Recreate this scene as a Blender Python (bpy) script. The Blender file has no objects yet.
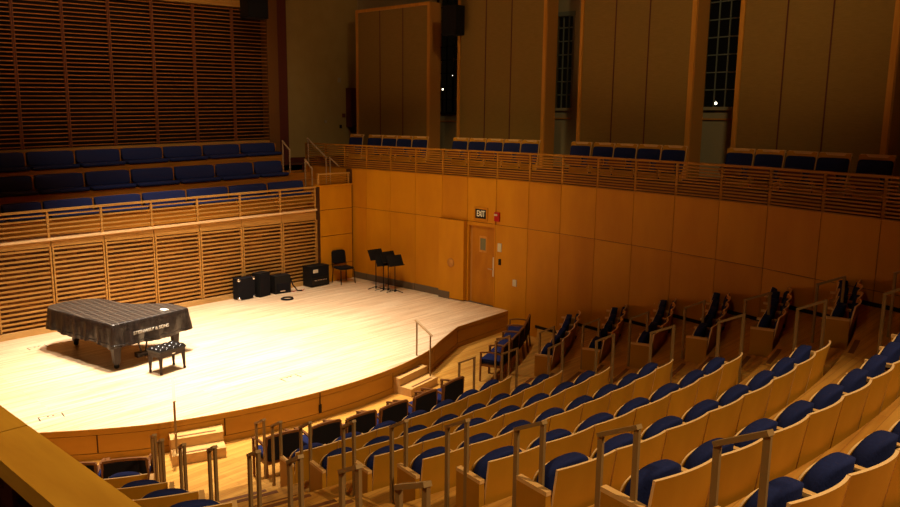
import bpy, math, random
from mathutils import Vector, Matrix
random.seed(4)
S = bpy.context.scene
COL = S.collection
PI = math.pi
rad = math.radians

# ------------------------------------------------------------------ camera
F = 773.0
p_, r_, y_ = rad(9.9697), rad(.62269), rad(-42.24)
cy, sy = math.cos(y_), math.sin(y_)
FWD = Vector((sy*math.cos(p_), cy*math.cos(p_), -math.sin(p_)))
RT = Vector((cy, -sy, 0)); UP = RT.cross(FWD)
RV = math.cos(r_)*RT + math.sin(r_)*UP
UV = -math.sin(r_)*RT + math.cos(r_)*UP
EYE = Vector((0, 0, 5))
cam = bpy.data.cameras.new('camera'); camo = bpy.data.objects.new('camera', cam); COL.objects.link(camo)
m = Matrix((RV, UV, -FWD)).transposed().to_4x4(); m.translation = EYE
camo.matrix_world = m
cam.sensor_width = 36; cam.lens = 36*F/900; cam.clip_start = .05; cam.clip_end = 300
S.camera = camo

def ray(x, y): return (x-450)/F*RV - (y-253.5)/F*UV + FWD
def AX(x, y, X): d = ray(x, y); return EYE + d*(X/d.x)
def AZ(x, y, Z): d = ray(x, y); return EYE + d*((Z-5)/d.z)

# hall side wall plan (bay joints)
WU = [(-20.6, 15.62), (-19.65, 15.66), (-18.72, 15.68), (-17.72, 15.69), (-16.67, 15.70), (-15.67, 15.745), (-14.62, 15.75), (-13.7, 15.77), (-12.69, 15.76), (-11.6, 15.70),
      (-10.58, 15.63), (-9.52, 15.51), (-8.47, 15.36), (-7.42, 15.19), (-6.36, 14.975), (-5.31, 14.71), (-4.25, 14.36), (-3.23, 14.06),
      (-2.2, 13.7), (-1.2, 13.3), (-.2, 12.85), (.8, 12.35), (1.8, 11.8), (2.8, 11.2)]
def wallY(X, off=0):
    for (a, b), (c, d) in zip(WU, WU[1:]):
        if a <= X <= c or (X < a and a == WU[0][0]): return b+(d-b)*(X-a)/(c-a)+off
    return WU[-1][1]+off
def AO(x, y, off):      # pixel -> point on the side wall's plan shifted back by off
    d = ray(x, y); lo, hi = 1., 60.
    for _ in range(60):
        t = (lo+hi)/2; P = EYE+d*t
        if P.y > wallY(P.x, off): hi = t
        else: lo = t
    return EYE+d*lo

# ------------------------------------------------------------------ materials
def mat(name, c, rough=.5, metal=0, c2=None, scale=(1, 1, 1), nscale=3, detail=4, bump=0, spec=.25, emit=None, es=1, var=0, coat=0):
    M = bpy.data.materials.new(name); M.use_nodes = True
    N, L = M.node_tree.nodes, M.node_tree.links
    b = N['Principled BSDF']
    b.inputs['Roughness'].default_value = rough; b.inputs['Metallic'].default_value = metal
    b.inputs['Specular IOR Level'].default_value = spec
    b.inputs['Coat Weight'].default_value = coat
    b.inputs['Base Color'].default_value = (*c, 1)
    if emit: b.inputs['Emission Color'].default_value = (*emit, 1); b.inputs['Emission Strength'].default_value = es
    if c2:
        tc = N.new('ShaderNodeTexCoord'); mp = N.new('ShaderNodeMapping'); mp.inputs['Scale'].default_value = scale
        no = N.new('ShaderNodeTexNoise'); no.inputs['Scale'].default_value = nscale; no.inputs['Detail'].default_value = detail
        mx = N.new('ShaderNodeMix'); mx.data_type = 'RGBA'
        mx.inputs[6].default_value = (*c, 1); mx.inputs[7].default_value = (*c2, 1)
        rp = N.new('ShaderNodeMapRange'); rp.inputs[1].default_value = .3; rp.inputs[2].default_value = .7
        L.new(tc.outputs['Object'], mp.inputs[0]); L.new(mp.outputs[0], no.inputs[0]); L.new(no.outputs[0], rp.inputs[0]); L.new(rp.outputs[0], mx.inputs[0])
        out = mx.outputs[2]
        if var:
            oi = N.new('ShaderNodeObjectInfo'); hs = N.new('ShaderNodeHueSaturation'); mr = N.new('ShaderNodeMapRange')
            mr.inputs[3].default_value = 1-var; mr.inputs[4].default_value = 1+var
            L.new(oi.outputs['Random'], mr.inputs[0]); L.new(mr.outputs[0], hs.inputs['Value']); L.new(out, hs.inputs['Color']); out = hs.outputs[0]
        L.new(out, b.inputs['Base Color'])
        if bump:
            bp = N.new('ShaderNodeBump'); bp.inputs['Strength'].default_value = bump; bp.inputs['Distance'].default_value = .01
            L.new(no.outputs[0], bp.inputs['Height']); L.new(bp.outputs[0], b.inputs['Normal'])
    return M
def planks(name, c, c2, line, w, l, rough=.35, rot=90, grain=.5):
    M = bpy.data.materials.new(name); M.use_nodes = True
    N, L = M.node_tree.nodes, M.node_tree.links; b = N['Principled BSDF']; b.inputs['Roughness'].default_value = rough; b.inputs['Specular IOR Level'].default_value = .3
    tc = N.new('ShaderNodeTexCoord'); mp = N.new('ShaderNodeMapping'); mp.inputs['Rotation'].default_value = (0, 0, rad(rot))
    br = N.new('ShaderNodeTexBrick'); br.inputs['Scale'].default_value = 1; br.inputs['Brick Width'].default_value = l; br.inputs['Row Height'].default_value = w
    br.inputs['Mortar Size'].default_value = .0025; br.inputs['Color1'].default_value = (*c, 1); br.inputs['Color2'].default_value = (*c2, 1); br.inputs['Mortar'].default_value = (*line, 1)
    br.offset = .37; br.inputs['Bias'].default_value = -.2
    m2 = N.new('ShaderNodeMapping'); m2.inputs['Scale'].default_value = (.6, 14, 1)
    no = N.new('ShaderNodeTexNoise'); no.inputs['Scale'].default_value = 1; no.inputs['Detail'].default_value = 3
    mx = N.new('ShaderNodeMix'); mx.data_type = 'RGBA'; mx.blend_type = 'MULTIPLY'; mx.inputs[0].default_value = grain
    L.new(tc.outputs['Object'], mp.inputs[0]); L.new(mp.outputs[0], br.inputs[0]); L.new(mp.outputs[0], m2.inputs[0]); L.new(m2.outputs[0], no.inputs[0])
    cr = N.new('ShaderNodeValToRGB'); cr.color_ramp.elements[0].position = .35; cr.color_ramp.elements[0].color = (.6, .45, .32, 1); cr.color_ramp.elements[1].position = .6; cr.color_ramp.elements[1].color = (1, 1, 1, 1)
    L.new(no.outputs[0], cr.inputs[0]); L.new(br.outputs[0], mx.inputs[6]); L.new(cr.outputs[0], mx.inputs[7]); L.new(mx.outputs[2], b.inputs['Base Color'])
    return M
def blocks(name, c, c2, w, h):
    M = bpy.data.materials.new(name); M.use_nodes = True
    N, L = M.node_tree.nodes, M.node_tree.links; b = N['Principled BSDF']; b.inputs['Roughness'].default_value = .7
    tc = N.new('ShaderNodeTexCoord'); sx = N.new('ShaderNodeSeparateXYZ'); cx = N.new('ShaderNodeCombineXYZ')
    br = N.new('ShaderNodeTexBrick'); br.inputs['Scale'].default_value = 1; br.inputs['Brick Width'].default_value = w; br.inputs['Row Height'].default_value = h
    br.inputs['Mortar Size'].default_value = .004; br.inputs['Color1'].default_value = (*c, 1); br.inputs['Color2'].default_value = (*c2, 1); br.inputs['Mortar'].default_value = (.02, .006, .003, 1)
    L.new(tc.outputs['Object'], sx.inputs[0]); L.new(sx.outputs[1], cx.inputs[0]); L.new(sx.outputs[2], cx.inputs[1]); L.new(cx.outputs[0], br.inputs[0]); L.new(br.outputs[0], b.inputs['Base Color'])
    return M
def quilt(name):
    M = bpy.data.materials.new(name); M.use_nodes = True
    N, L = M.node_tree.nodes, M.node_tree.links; b = N['Principled BSDF']; b.inputs['Roughness'].default_value = .38
    tc = N.new('ShaderNodeTexCoord'); br = N.new('ShaderNodeTexBrick'); br.offset = 0
    br.inputs['Scale'].default_value = 1; br.inputs['Brick Width'].default_value = .145; br.inputs['Row Height'].default_value = .145
    br.inputs['Mortar Size'].default_value = .013; br.inputs['Mortar Smooth'].default_value = .3
    br.inputs['Color1'].default_value = (.018, .013, .011, 1); br.inputs['Color2'].default_value = (.022, .016, .013, 1); br.inputs['Mortar'].default_value = (.085, .068, .05, 1)
    no = N.new('ShaderNodeTexNoise'); no.inputs['Scale'].default_value = 9; no.inputs['Detail'].default_value = 3
    bp = N.new('ShaderNodeBump'); bp.inputs['Strength'].default_value = .5; bp.inputs['Distance'].default_value = .03
    L.new(tc.outputs['Object'], br.inputs[0]); L.new(br.outputs[0], b.inputs['Base Color']); L.new(tc.outputs['Object'], no.inputs[0]); L.new(no.outputs[0], bp.inputs['Height']); L.new(bp.outputs[0], b.inputs['Normal'])
    return M

M_panel = mat('maple_panel', (.58, .235, .003), .62, c2=(.50, .185, .002), scale=(1.3, 1.3, .45), nscale=1.6, detail=6)
M_panelA = mat('maple_panel_a', (.60, .25, .003), .62, c2=(.51, .195, .002), scale=(1.3, 1.3, .45), nscale=1.7, detail=6)
M_panelB = mat('maple_panel_b', (.55, .215, .003), .62, c2=(.46, .165, .002), scale=(1.3, 1.3, .45), nscale=1.5, detail=6)
M_groove = mat('dark_groove', (.06, .02, .004), .8)
M_door = mat('door_veneer', (.50, .19, .003), .62, c2=(.38, .125, .002), scale=(1.5, 1.5, .6), nscale=2.6, detail=6)
M_rail = mat('rail_wood', (.40, .165, .012), .6, c2=(.30, .115, .007), scale=(1, 1, 8), nscale=2)
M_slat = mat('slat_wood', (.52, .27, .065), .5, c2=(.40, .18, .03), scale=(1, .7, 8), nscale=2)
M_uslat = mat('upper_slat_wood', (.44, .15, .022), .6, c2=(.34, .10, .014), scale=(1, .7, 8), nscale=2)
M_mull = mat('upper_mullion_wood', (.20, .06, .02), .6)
M_seatw = mat('seat_maple', (.52, .235, .014), .5, c2=(.44, .185, .009), scale=(1, 1, .4), nscale=4, detail=6, var=.08)
M_edge = mat('plywood_edge', (.85, .56, .26), .5)
M_arm = mat('arm_maple', (.74, .45, .17), .45, c2=(.66, .38, .13), scale=(1, 6, 6), nscale=3)
M_navy = mat('navy_fabric', (.010, .018, .095), .9, c2=(.008, .013, .07), nscale=60, bump=.3, var=.1, spec=.25)
M_bluef = mat('blue_fabric', (.022, .034, .14), .85, c2=(.017, .026, .11), nscale=60, bump=.3, spec=.25)
M_black = mat('black_fabric', (.006, .005, .007), .9, spec=.2)
M_cherry = mat('cherry_frame', (.22, .085, .022), .5, c2=(.17, .06, .014), nscale=6)
M_bronze = mat('bronze_bar', (.30, .18, .065), .5, .1)
M_bronzet = mat('bronze_rail_cap', (.24, .11, .035), .42)
M_brass = mat('brass_rail', (.50, .33, .17), .45, .1)
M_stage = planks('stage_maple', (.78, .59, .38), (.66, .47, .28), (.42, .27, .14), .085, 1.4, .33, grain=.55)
M_floor = planks('hall_oak', (.56, .29, .055), (.46, .22, .035), (.28, .13, .03), .09, 1.2, .38)
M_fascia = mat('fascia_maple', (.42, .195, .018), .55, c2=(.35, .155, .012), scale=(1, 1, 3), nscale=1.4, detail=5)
M_step = mat('step_maple', (.60, .36, .12), .5, c2=(.50, .27, .08), scale=(3, .6, 2), nscale=3)
M_strip = mat('dark_nosing', (.16, .06, .02), .6)
M_diff = blocks('diffuser_blocks', (.42, .16, .015), (.09, .022, .005), .45, .105)
M_dark = mat('dark_void', (.012, .006, .004), .9)
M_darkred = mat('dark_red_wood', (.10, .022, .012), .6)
M_tier = mat('tier_veneer', (.50, .20, .018), .5, c2=(.40, .14, .010), scale=(1, .5, 4), nscale=3)
M_plaster = mat('olive_plaster', (.34, .235, .075), .9, c2=(.31, .21, .065), nscale=2)
M_plasterg = mat('pale_plaster', (.32, .26, .14), .9)
M_cloth = mat('acoustic_cloth', (.27, .155, .032), .95, c2=(.22, .125, .025), scale=(2, 2, 40), nscale=3, detail=5)
M_frame = mat('frame_maple', (.60, .27, .04), .4, c2=(.5, .2, .02), scale=(4, 4, .4), nscale=3)
M_frames = mat('frame_side', (.46, .20, .035), .5)
M_glass = mat('night_glass', (.004, .005, .006), .08, spec=.6)
M_muntin = mat('grey_muntin', (.16, .165, .12), .6)
M_blk = mat('black_vinyl', (.005, .0045, .0045), .65)
M_blkg = mat('black_gloss', (.012, .010, .009), .22)
M_metal = mat('black_metal', (.005, .004, .004), .7, 0, spec=.2)
M_chrome = mat('chrome', (.8, .8, .8), .2, 1)
M_pianow = mat('ebony_wood', (.022, .010, .006), .35)
M_quilt = quilt('quilted_vinyl')
M_skirt = mat('wrinkled_vinyl', (.011, .008, .006), .24, c2=(.028, .020, .016), scale=(7, 7, 2.2), nscale=1.8, detail=3, bump=1, spec=.8)
M_letter = mat('white_lettering', (.85, .80, .70), .6)
M_red = mat('alarm_red', (.42, .008, .01), .4)
M_white = mat('white_plastic', (.62, .55, .42), .5)
M_greyb = mat('grey_base', (.13, .09, .055), .6)
M_lampg = mat('lamp_glint_glow', (1, .9, .7), .5, emit=(1, .85, .6), es=5)
M_exit = mat('exit_letter', (.6, .5, .3), .5, emit=(1, .78, .42), es=.22)
M_pane = mat('door_pane', (.16, .15, .085), .15)
M_cap = mat('rail_cap_maple', (.66, .34, .035), .42, c2=(.50, .23, .02), scale=(.8, 5, 5), nscale=3, detail=5)

# ------------------------------------------------------------------ mesh helpers
class MB:
    def __init__(s): s.v = []; s.f = []; s.m = []; s.sm = []
    def add(s, vs, fs, mi=0, smooth=False):
        o = len(s.v); s.v += [tuple(v) for v in vs]; s.f += [tuple(i+o for i in f) for f in fs]; s.m += [mi]*len(fs); s.sm += [smooth]*len(fs)
        return s
    def box(s, a, b, mi=0):
        x0, y0, z0 = a; x1, y1, z1 = b
        vs = [(x, y, z) for z in (z0, z1) for y in (y0, y1) for x in (x0, x1)]
        return s.add(vs, [(0, 2, 3, 1), (4, 5, 7, 6), (0, 1, 5, 4), (2, 6, 7, 3), (0, 4, 6, 2), (1, 3, 7, 5)], mi)
    def cbox(s, c, d, mi=0): return s.box([c[i]-d[i]/2 for i in range(3)], [c[i]+d[i]/2 for i in range(3)], mi)
    def beam(s, p, q, w, h, mi=0, up=(0, 0, 1)):
        p, q = Vector(p), Vector(q); d = (q-p).normalized(); up = Vector(up)
        if abs(d.dot(up)) > .99: up = Vector((1, 0, 0))
        a = d.cross(up).normalized(); u = a.cross(d)
        vs = [e + a*i*w/2 + u*j*h/2 for e in (p, q) for j in (-1, 1) for i in (-1, 1)]
        return s.add(vs, [(0, 2, 3, 1), (4, 5, 7, 6), (0, 1, 5, 4), (2, 6, 7, 3), (0, 4, 6, 2), (1, 3, 7, 5)], mi)
    def prism(s, pts, z0, z1, mi=0, mtop=None):
        n = len(pts)
        vs = [(x, y, z0) for x, y in pts]+[(x, y, z1) for x, y in pts]
        s.add(vs, [(i, (i+1) % n, (i+1) % n+n, i+n) for i in range(n)], mi)
        s.add(vs, [tuple(range(n-1, -1, -1))], mi)
        s.add(vs, [tuple(range(n, 2*n))], mi if mtop is None else mtop)
        return s
    def tube(s, pts, r, n=8, mi=0, close=False):
        pts = [Vector(p) for p in pts]; vs = []; fs = []; N = len(pts)
        for i, p in enumerate(pts):
            d = (pts[(i+1) % N] if (close or i < N-1) else p)-(pts[i-1] if (close or i > 0) else p); d.normalize()
            u = Vector((0, 0, 1)) if abs(d.z) < .95 else Vector((1, 0, 0)); a = d.cross(u).normalized(); b = d.cross(a)
            rr = r[i] if isinstance(r, (list, tuple)) else r
            vs += [p+a*rr*math.cos(2*PI*k/n)+b*rr*math.sin(2*PI*k/n) for k in range(n)]
        for i in range(N if close else N-1):
            j = (i+1) % N
            fs += [(i*n+k, i*n+(k+1) % n, j*n+(k+1) % n, j*n+k) for k in range(n)]
        s.add(vs, fs, mi, True)
        if not close: s.add(vs, [tuple(range(n-1, -1, -1)), tuple(range((N-1)*n, N*n))], mi)
        return s
    def lathe(s, prof, c=(0, 0, 0), n=16, mi=0, axis='z'):
        vs = []
        for r, z in prof:
            for k in range(n):
                a = 2*PI*k/n; x, y = r*math.cos(a), r*math.sin(a)
                v = (x, y, z) if axis == 'z' else ((z, x, y) if axis == 'x' else (x, z, y))
                vs.append((v[0]+c[0], v[1]+c[1], v[2]+c[2]))
        N = len(prof)
        fs = [(i*n+k, i*n+(k+1) % n, (i+1)*n+(k+1) % n, (i+1)*n+k) for i in range(N-1) for k in range(n)]
        s.add(vs, fs, mi, True); s.add(vs, [tuple(range(n-1, -1, -1)), tuple(range((N-1)*n, N*n))], mi)
        return s
    def pillow(s, c, d, e1=.35, e2=.35, nu=20, nv=12, mi=0, fn=None):
        sg = lambda t, e: math.copysign(abs(t)**e, t)
        vs = []
        for j in range(nv+1):
            ph = -PI/2+PI*j/nv
            for i in range(nu):
                th = 2*PI*i/nu
                v = (d[0]/2*sg(math.cos(ph), e1)*sg(math.cos(th), e2), d[1]/2*sg(math.cos(ph), e1)*sg(math.sin(th), e2), d[2]/2*sg(math.sin(ph), e1))
                if fn: v = fn(*v)
                vs.append((v[0]+c[0], v[1]+c[1], v[2]+c[2]))
        return s.add(vs, [(j*nu+i, j*nu+(i+1) % nu, (j+1)*nu+(i+1) % nu, (j+1)*nu+i) for j in range(nv) for i in range(nu)], mi, True)
    def slab(s, outl, fn, t, rim=0, mf=0, mb=0, me=0):
        # outline (y,z) loop; rings at depth 0 and t with rounded rim; fn maps (depth,y,z)->xyz
        n = len(outl); cyy = sum(p[0] for p in outl)/n; czz = sum(p[1] for p in outl)/n
        def ring(k, dep): return [fn(dep, cyy+(y-cyy)*k, czz+(z-czz)*k) for y, z in outl]
        rs = []
        if rim:
            rs = [ring(k, 0-0) for k in (.35, .7)]+[ring(1-rim, 0), ring(1-rim*.3, t*.12), ring(1, t*.35), ring(1, t*.8), ring(1-rim*.3, t), ring(.7, t), ring(.35, t)]
        else:
            rs = [ring(k, 0) for k in (.35, .7, 1)]+[ring(k, t) for k in (1, .7, .35)]
        vs = [v for r in rs for v in r]; R = len(rs)
        half = 2 if not rim else 3
        for q in range(R-1):
            mi = me if (not rim and q == 2) else (mf if q < R/2-1 else mb)
            s.add([], [], 0)
            o = len(s.v)
            if q == 0: base = o; s.v += [tuple(v) for v in vs]
            s.f += [(base+q*n+i, base+q*n+(i+1) % n, base+(q+1)*n+(i+1) % n, base+(q+1)*n+i) for i in range(n)]; s.m += [mi]*n; s.sm += [bool(rim)]*n
        s.f.append(tuple(base+i for i in range(n-1, -1, -1))); s.m.append(mf); s.sm.append(bool(rim))
        s.f.append(tuple(base+(R-1)*n+i for i in range(n))); s.m.append(mb); s.sm.append(bool(rim))
        return s
    def build(s, name, mats, parent=None, loc=None, rot=None):
        me = bpy.data.meshes.new(name); me.from_pydata(s.v, [], s.f); me.update()
        if not isinstance(mats, (list, tuple)): mats = [mats]
        for mm in mats: me.materials.append(mm)
        me.polygons.foreach_set('material_index', s.m); me.polygons.foreach_set('use_smooth', s.sm)
        import bmesh
        bm = bmesh.new(); bm.from_mesh(me); bmesh.ops.recalc_face_normals(bm, faces=bm.faces); bm.to_mesh(me); bm.free()
        o = bpy.data.objects.new(name, me); COL.objects.link(o)
        if parent is not None: o.parent = parent
        if loc is not None: o.location = loc
        if rot is not None: o.rotation_euler = rot
        return o
def thing(name, label, cat, loc=(0, 0, 0), rz=0, group=None):
    o = bpy.data.objects.new(name, None); COL.objects.link(o); o.location = loc; o.rotation_euler = (0, 0, rz); o.empty_display_size = .1
    o['label'] = label; o['category'] = cat
    if group: o['group'] = group
    return o
def tag(o, label, cat, group=None):
    o['label'] = label; o['category'] = cat
    if group: o['group'] = group
    return o
def struct(o): o['kind'] = 'structure'; return o
def dup(root, loc, rz, label, sc=(1, 1, 1), group=None, skip=(), keep=None):
    r = root.copy(); COL.objects.link(r); r.location = loc; r.rotation_euler = (0, 0, rz); r.scale = sc; r['label'] = label
    if group: r['group'] = group
    for ch in list(root.children):
        if ch.name.split('.')[0] in skip: continue
        c = ch.copy(); COL.objects.link(c); c.parent = r
        for g in ch.children:
            d = g.copy(); COL.objects.link(d); d.parent = c
    return r
ORD = ['zeroth', 'first', 'second', 'third', 'fourth', 'fifth', 'sixth', 'seventh', 'eighth', 'ninth', 'tenth', 'eleventh', 'twelfth', 'thirteenth', 'fourteenth', 'fifteenth', 'sixteenth']

# ------------------------------------------------------------------ hall geometry
CX, CY = -20.8, 8.6
ZT = {1: -.525, 2: -.275, 3: .065, 4: .46, 5: .835, 6: 1.21, 7: 1.59, 8: 1.975, 9: 2.355, 10: 2.735}
def RR(r): return 12.925+1.045*(r-2)
def PO(R, a, z=0): a = rad(a); return Vector((CX+R*math.cos(a), CY+R*math.sin(a), z))
def wall_angle(R):
    a = 5.
    while a < 80:
        P = PO(R, a)
        if P.y > wallY(P.x, .06) : return a
        a += .1
    return a
# stage
EDGE = [(-17.2, 1.6), (-15.6, 1.9), (-14.2, 2.6), (-13.2, 3.4), (-12.62, 4.2), (-12.1, 4.9), (-11.62, 5.7), (-11.25, 6.7), (-10.99, 7.75), (-10.88, 8.7), (-10.86, 9.6), (-10.96, 10.6), (-11.22, 11.65), (-11.6, 12.5), (-12.08, 13.6), (-12.2, 15.74)]
def smooth(pts, n=4):
    out = []
    for i in range(len(pts)-1):
        p0, p1, p2, p3 = pts[max(i-1, 0)], pts[i], pts[i+1], pts[min(i+2, len(pts)-1)]
        for k in range(n):
            t = k/n
            out.append(tuple(.5*((2*p1[c])+(-p0[c]+p2[c])*t+(2*p0[c]-5*p1[c]+4*p2[c]-p3[c])*t*t+(-p0[c]+3*p1[c]-3*p2[c]+p3[c])*t**3) for c in (0, 1)))
    return out+[pts[-1]]
ED = smooth(EDGE[:-1], 4)+[EDGE[-1]]
poly = [(-18.5, 1.6)]+ED+[(-14, 15.76), (-18.5, 15.66)]
b = MB(); b.prism(poly, -.04, 0)
st = struct(b.build('floor', M_stage))
def ring_off(pts, d):
    out = []
    for i, p in enumerate(pts):
        a = Vector(pts[max(i-1, 0)]); c = Vector(pts[min(i+1, len(pts)-1)]); t = (c-a).normalized(); nrm = Vector((t.y, -t.x))
        out.append((p[0]+nrm.x*d, p[1]+nrm.y*d))
    return out
def strip(mb, pts, z0, z1, off, thick, mi=0):
    A = ring_off(pts, off); B_ = ring_off(pts, off-thick)
    n = len(pts); vs = [(*p, z0) for p in A]+[(*p, z1) for p in A]+[(*p, z0) for p in B_]+[(*p, z1) for p in B_]
    fs = []
    for i in range(n-1): fs += [(i, i+1, i+1+n, i+n), (i+n, i+1+n, i+1+3*n, i+3*n), (i, i+2*n, i+1+2*n, i+1)]
    fs += [(0, n, 3*n, 2*n), (n-1, 3*n-1, 4*n-1, 2*n-1)]
    mb.add(vs, fs, mi)
fa = MB()
strip(fa, ED, -.10, -.001, .012, .12)
strip(fa, ED, -.53, -.42, .012, .12)
strip(fa, ED, -.45, -.08, -.004, .1, 1)
segs = [0, 10, 20, 28, 35, 43, 50, 56, 57]
for s0, s1 in zip(segs, segs[1:]):
    sub = ED[s0:s1+1]
    if len(sub) < 2: continue
    sub = list(sub)
    a, c = Vector(sub[0]), Vector(sub[1]); sub[0] = tuple(a+(c-a).normalized()*.012)
    a, c = Vector(sub[-1]), Vector(sub[-2]); sub[-1] = tuple(a+(c-a).normalized()*.012)
    strip(fa, sub, -.41, -.11, .006, .05)
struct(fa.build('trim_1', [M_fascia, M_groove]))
# lower floor
b = MB(); b.prism([(-18.5, .5), (5, .5), (5, 10)]+[(x, y) for x, y in reversed(WU)]+[(-20.6, .5)], -.6, -.525)
struct(b.build('floor', M_floor))
# terraces with risers at the row backs
for r in range(2, 11):
    R0, R1 = RR(r-1)+.02, RR(r)+.02 + (4 if r == 10 else 0)
    if r == 2: R0 = 11.93
    b = MB(); n = 40
    z = ZT[r]; zb = -.53
    inn = []; out = []
    for k in range(n+1):
        t = k/n
        a0 = -38 + (min(wall_angle(R0), 60)+38)*t; a1 = -34 + (min(wall_angle(R1), 60)+34)*t
        inn.append(PO(R0, a0)); out.append(PO(R1, a1))
    vs = [(p.x, p.y, z) for p in inn]+[(p.x, p.y, z) for p in out]+[(p.x, p.y, zb) for p in inn]+[(p.x, p.y, zb) for p in out]; N = n+1
    fs = [(i, i+1, i+1+N, i+N) for i in range(n)]+[(i, i+2*N, i+1+2*N, i+1) for i in range(n)]
    fs += [(i+N, i+1+N, i+1+3*N, i+3*N) for i in range(n)]+[(0, N, 3*N, 2*N), (n, n+2*N, n+3*N, n+N)]
    b.add(vs, fs); struct(b.build('floor', M_floor))
# aisle half steps and nosings
def arcbox(mb, R0, R1, a0, a1, z0, z1, n=6, mi=0):
    pts = [PO(R0, a0+(a1-a0)*k/n) for k in range(n+1)]+[PO(R1, a1-(a1-a0)*k/n) for k in range(n+1)]
    mb.prism([(p.x, p.y) for p in pts], z0, z1, mi)
LA = {1: (-19.0, -12.6), 2: (-19.1, -12.6), 3: (-18.6, -12.6), 4: (-18.1, -12.5), 5: (-17.6, -12.6), 6: (-17.5, -12.7), 7: (-17.4, -13.1), 8: (-17.7, -13.7), 9: (-17.9, -14.2)}
RA = {1: (10.6, 17.5), 2: (11.3, 16.6), 3: (10.4, 15.6), 4: (8.9, 13.4), 5: (7.9, 12.0), 6: (7.3, 11.0), 7: (6.9, 10.0), 8: (6.3, 9.6), 9: (6.0, 9.3)}
for nm, AA in (('trim_2', LA), ('trim_3', RA)):
    mb = MB()
    for r, (a0, a1) in AA.items():
        if r == 1:
            arcbox(mb, 11.70, 11.95, a0, a1, -.53, (ZT[1]+ZT[2])/2); continue
        R1 = RR(r)+.03; zm = (ZT[r]+ZT[r+1])/2
        arcbox(mb, R1-.42, R1, a0, a1, ZT[r]-.02, zm)
        w = (a1-a0)
        arcbox(mb, R1-.40, R1-.33, a0+w*.12, a1-w*.12, zm-.01, zm+.004, mi=1)
        arcbox(mb, R1+.03, R1+.10, a0+w*.12, a1-w*.12, ZT[r+1]-.01, ZT[r+1]+.004, mi=1)
    struct(mb.build(nm, [M_floor, M_strip]))

# ------------------------------------------------------------------ side wall
SEAM, RB, RTOP = 2.2375, 3.432, 4.148
def bay(i, s, off=0, z=0):
    a, c = Vector(WU[i]), Vector(WU[i+1]); d = c-a; nn = Vector((d.y, -d.x)).normalized(); p = a+d*s+nn*off
    return Vector((p.x, p.y, z))
def bbox(mb, i, s0, s1, o0, o1, z0, z1, mi=0):
    vs = [bay(i, s, o, z) for z in (z0, z1) for o in (o0, o1) for s in (s0, s1)]
    mb.add(vs, [(0, 2, 3, 1), (4, 5, 7, 6), (0, 1, 5, 4), (2, 6, 7, 3), (0, 4, 6, 2), (1, 3, 7, 5)], mi)
NB = len(WU)-1
w = MB()
DOORBAY = 7; PROUD = 6
for i in range(NB):
    if i == DOORBAY:
        bbox(w, i, 0, 1, -.25, -.03, SEAM, RB, 3)
        bbox(w, i, .0, .02, -.25, -.03, -.6, SEAM, 3); bbox(w, i, .98, 1.0, -.25, -.03, -.6, SEAM, 3)
        bbox(w, i, 0, 1, -.25, -.2, -.6, SEAM, 3)
        bbox(w, i, .012, .988, -.03, 0, SEAM+.012, RB, 1)
        continue
    bbox(w, i, 0, 1, -.25, -.02, -.6, RB, 3)
    g = .006
    mm = random.choice((0, 1, 2))
    pr = .13 if i == PROUD else 0
    if i >= 2:
        z0 = .01 if i < 8 else -.55
        bbox(w, i, g, 1-g, -.02, pr, z0 if pr == 0 else .03, SEAM-g, mm)
        bbox(w, i, g, 1-g, -.02, 0, SEAM+g, RB, random.choice((0, 1, 2)))
    else: bbox(w, i, g, 1-g, -.02, 0, 2.3, RB, 0)
struct(w.build('wall_right', [M_panel, M_panelA, M_panelB, M_groove]))
b = MB()
for i in (3, 4, 5): bbox(b, i, .01, .99, 0, .02, .002, .2)
bbox(b, 2, .45, .99, 0, .02, .002, .2)
bbox(b, 6, 0.02, .45, .13, .15, .002, .2)
struct(b.build('baseboard_right', M_greyb))
b = MB()
for i in range(9, NB):
    for r in range(1, 11):
        pass
for r in range(2, 11):
    R0, R1 = RR(r-1)+.04, RR(r)+.02
    P0, P1 = PO(R0, wall_angle(R0)-.05), PO(R1, wall_angle(R1)-.05)
    z = ZT[r]
    p0 = Vector((P0.x, wallY(P0.x, -.012), z+.035)); p1 = Vector((P1.x, wallY(P1.x, -.012), z+.035))
    b.beam(p0, p1, .02, .07)
struct(b.build('baseboard_right', M_dark))
# door in the side wall
d = MB(); bbox(d, DOORBAY, .16, .985, -.10, -.055, .015, 2.13)
door = struct(d.build('door_1', M_door))
d = MB(); bbox(d, DOORBAY, 0.01, .16, -.2, -.09, 0, SEAM, 1); bbox(d, DOORBAY, .01, .06, -.12, .0, 0, SEAM); bbox(d, DOORBAY, .96, .995, -.12, .0, 0, SEAM); bbox(d, DOORBAY, .06, .96, -.12, -.0, 2.14, SEAM)
d.build('door_frame', [M_panel, M_frames], door)
d = MB(); bbox(d, DOORBAY, .40, .66, -.056, -.048, 1.43, 1.87, 1); bbox(d, DOORBAY, .44, .63, -.05, -.044, 1.49, 1.81)
pn = d.build('window_pane', [M_pane, M_frame], door); pn['label'] = 'small grey green square pane'
d = MB(); bbox(d, DOORBAY, .895, .945, -.055, -.03, .82, 1.34)
hd = d.build('handle_plate', M_white, door); hd['label'] = 'bright brass handle plate'
d = MB(); p = bay(DOORBAY, .9, -.02, 1.02); q = bay(DOORBAY, .78, .02, 1.02); d.tube([bay(DOORBAY, .9, -.05, 1.02), bay(DOORBAY, .9, .03, 1.02), q], .014); d.build('lever', M_brass, hd)
d = MB(); bbox(d, DOORBAY, .02, .96, -.2, .0, .0, .012); struct(d.build('trim_4', M_greyb))
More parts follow.
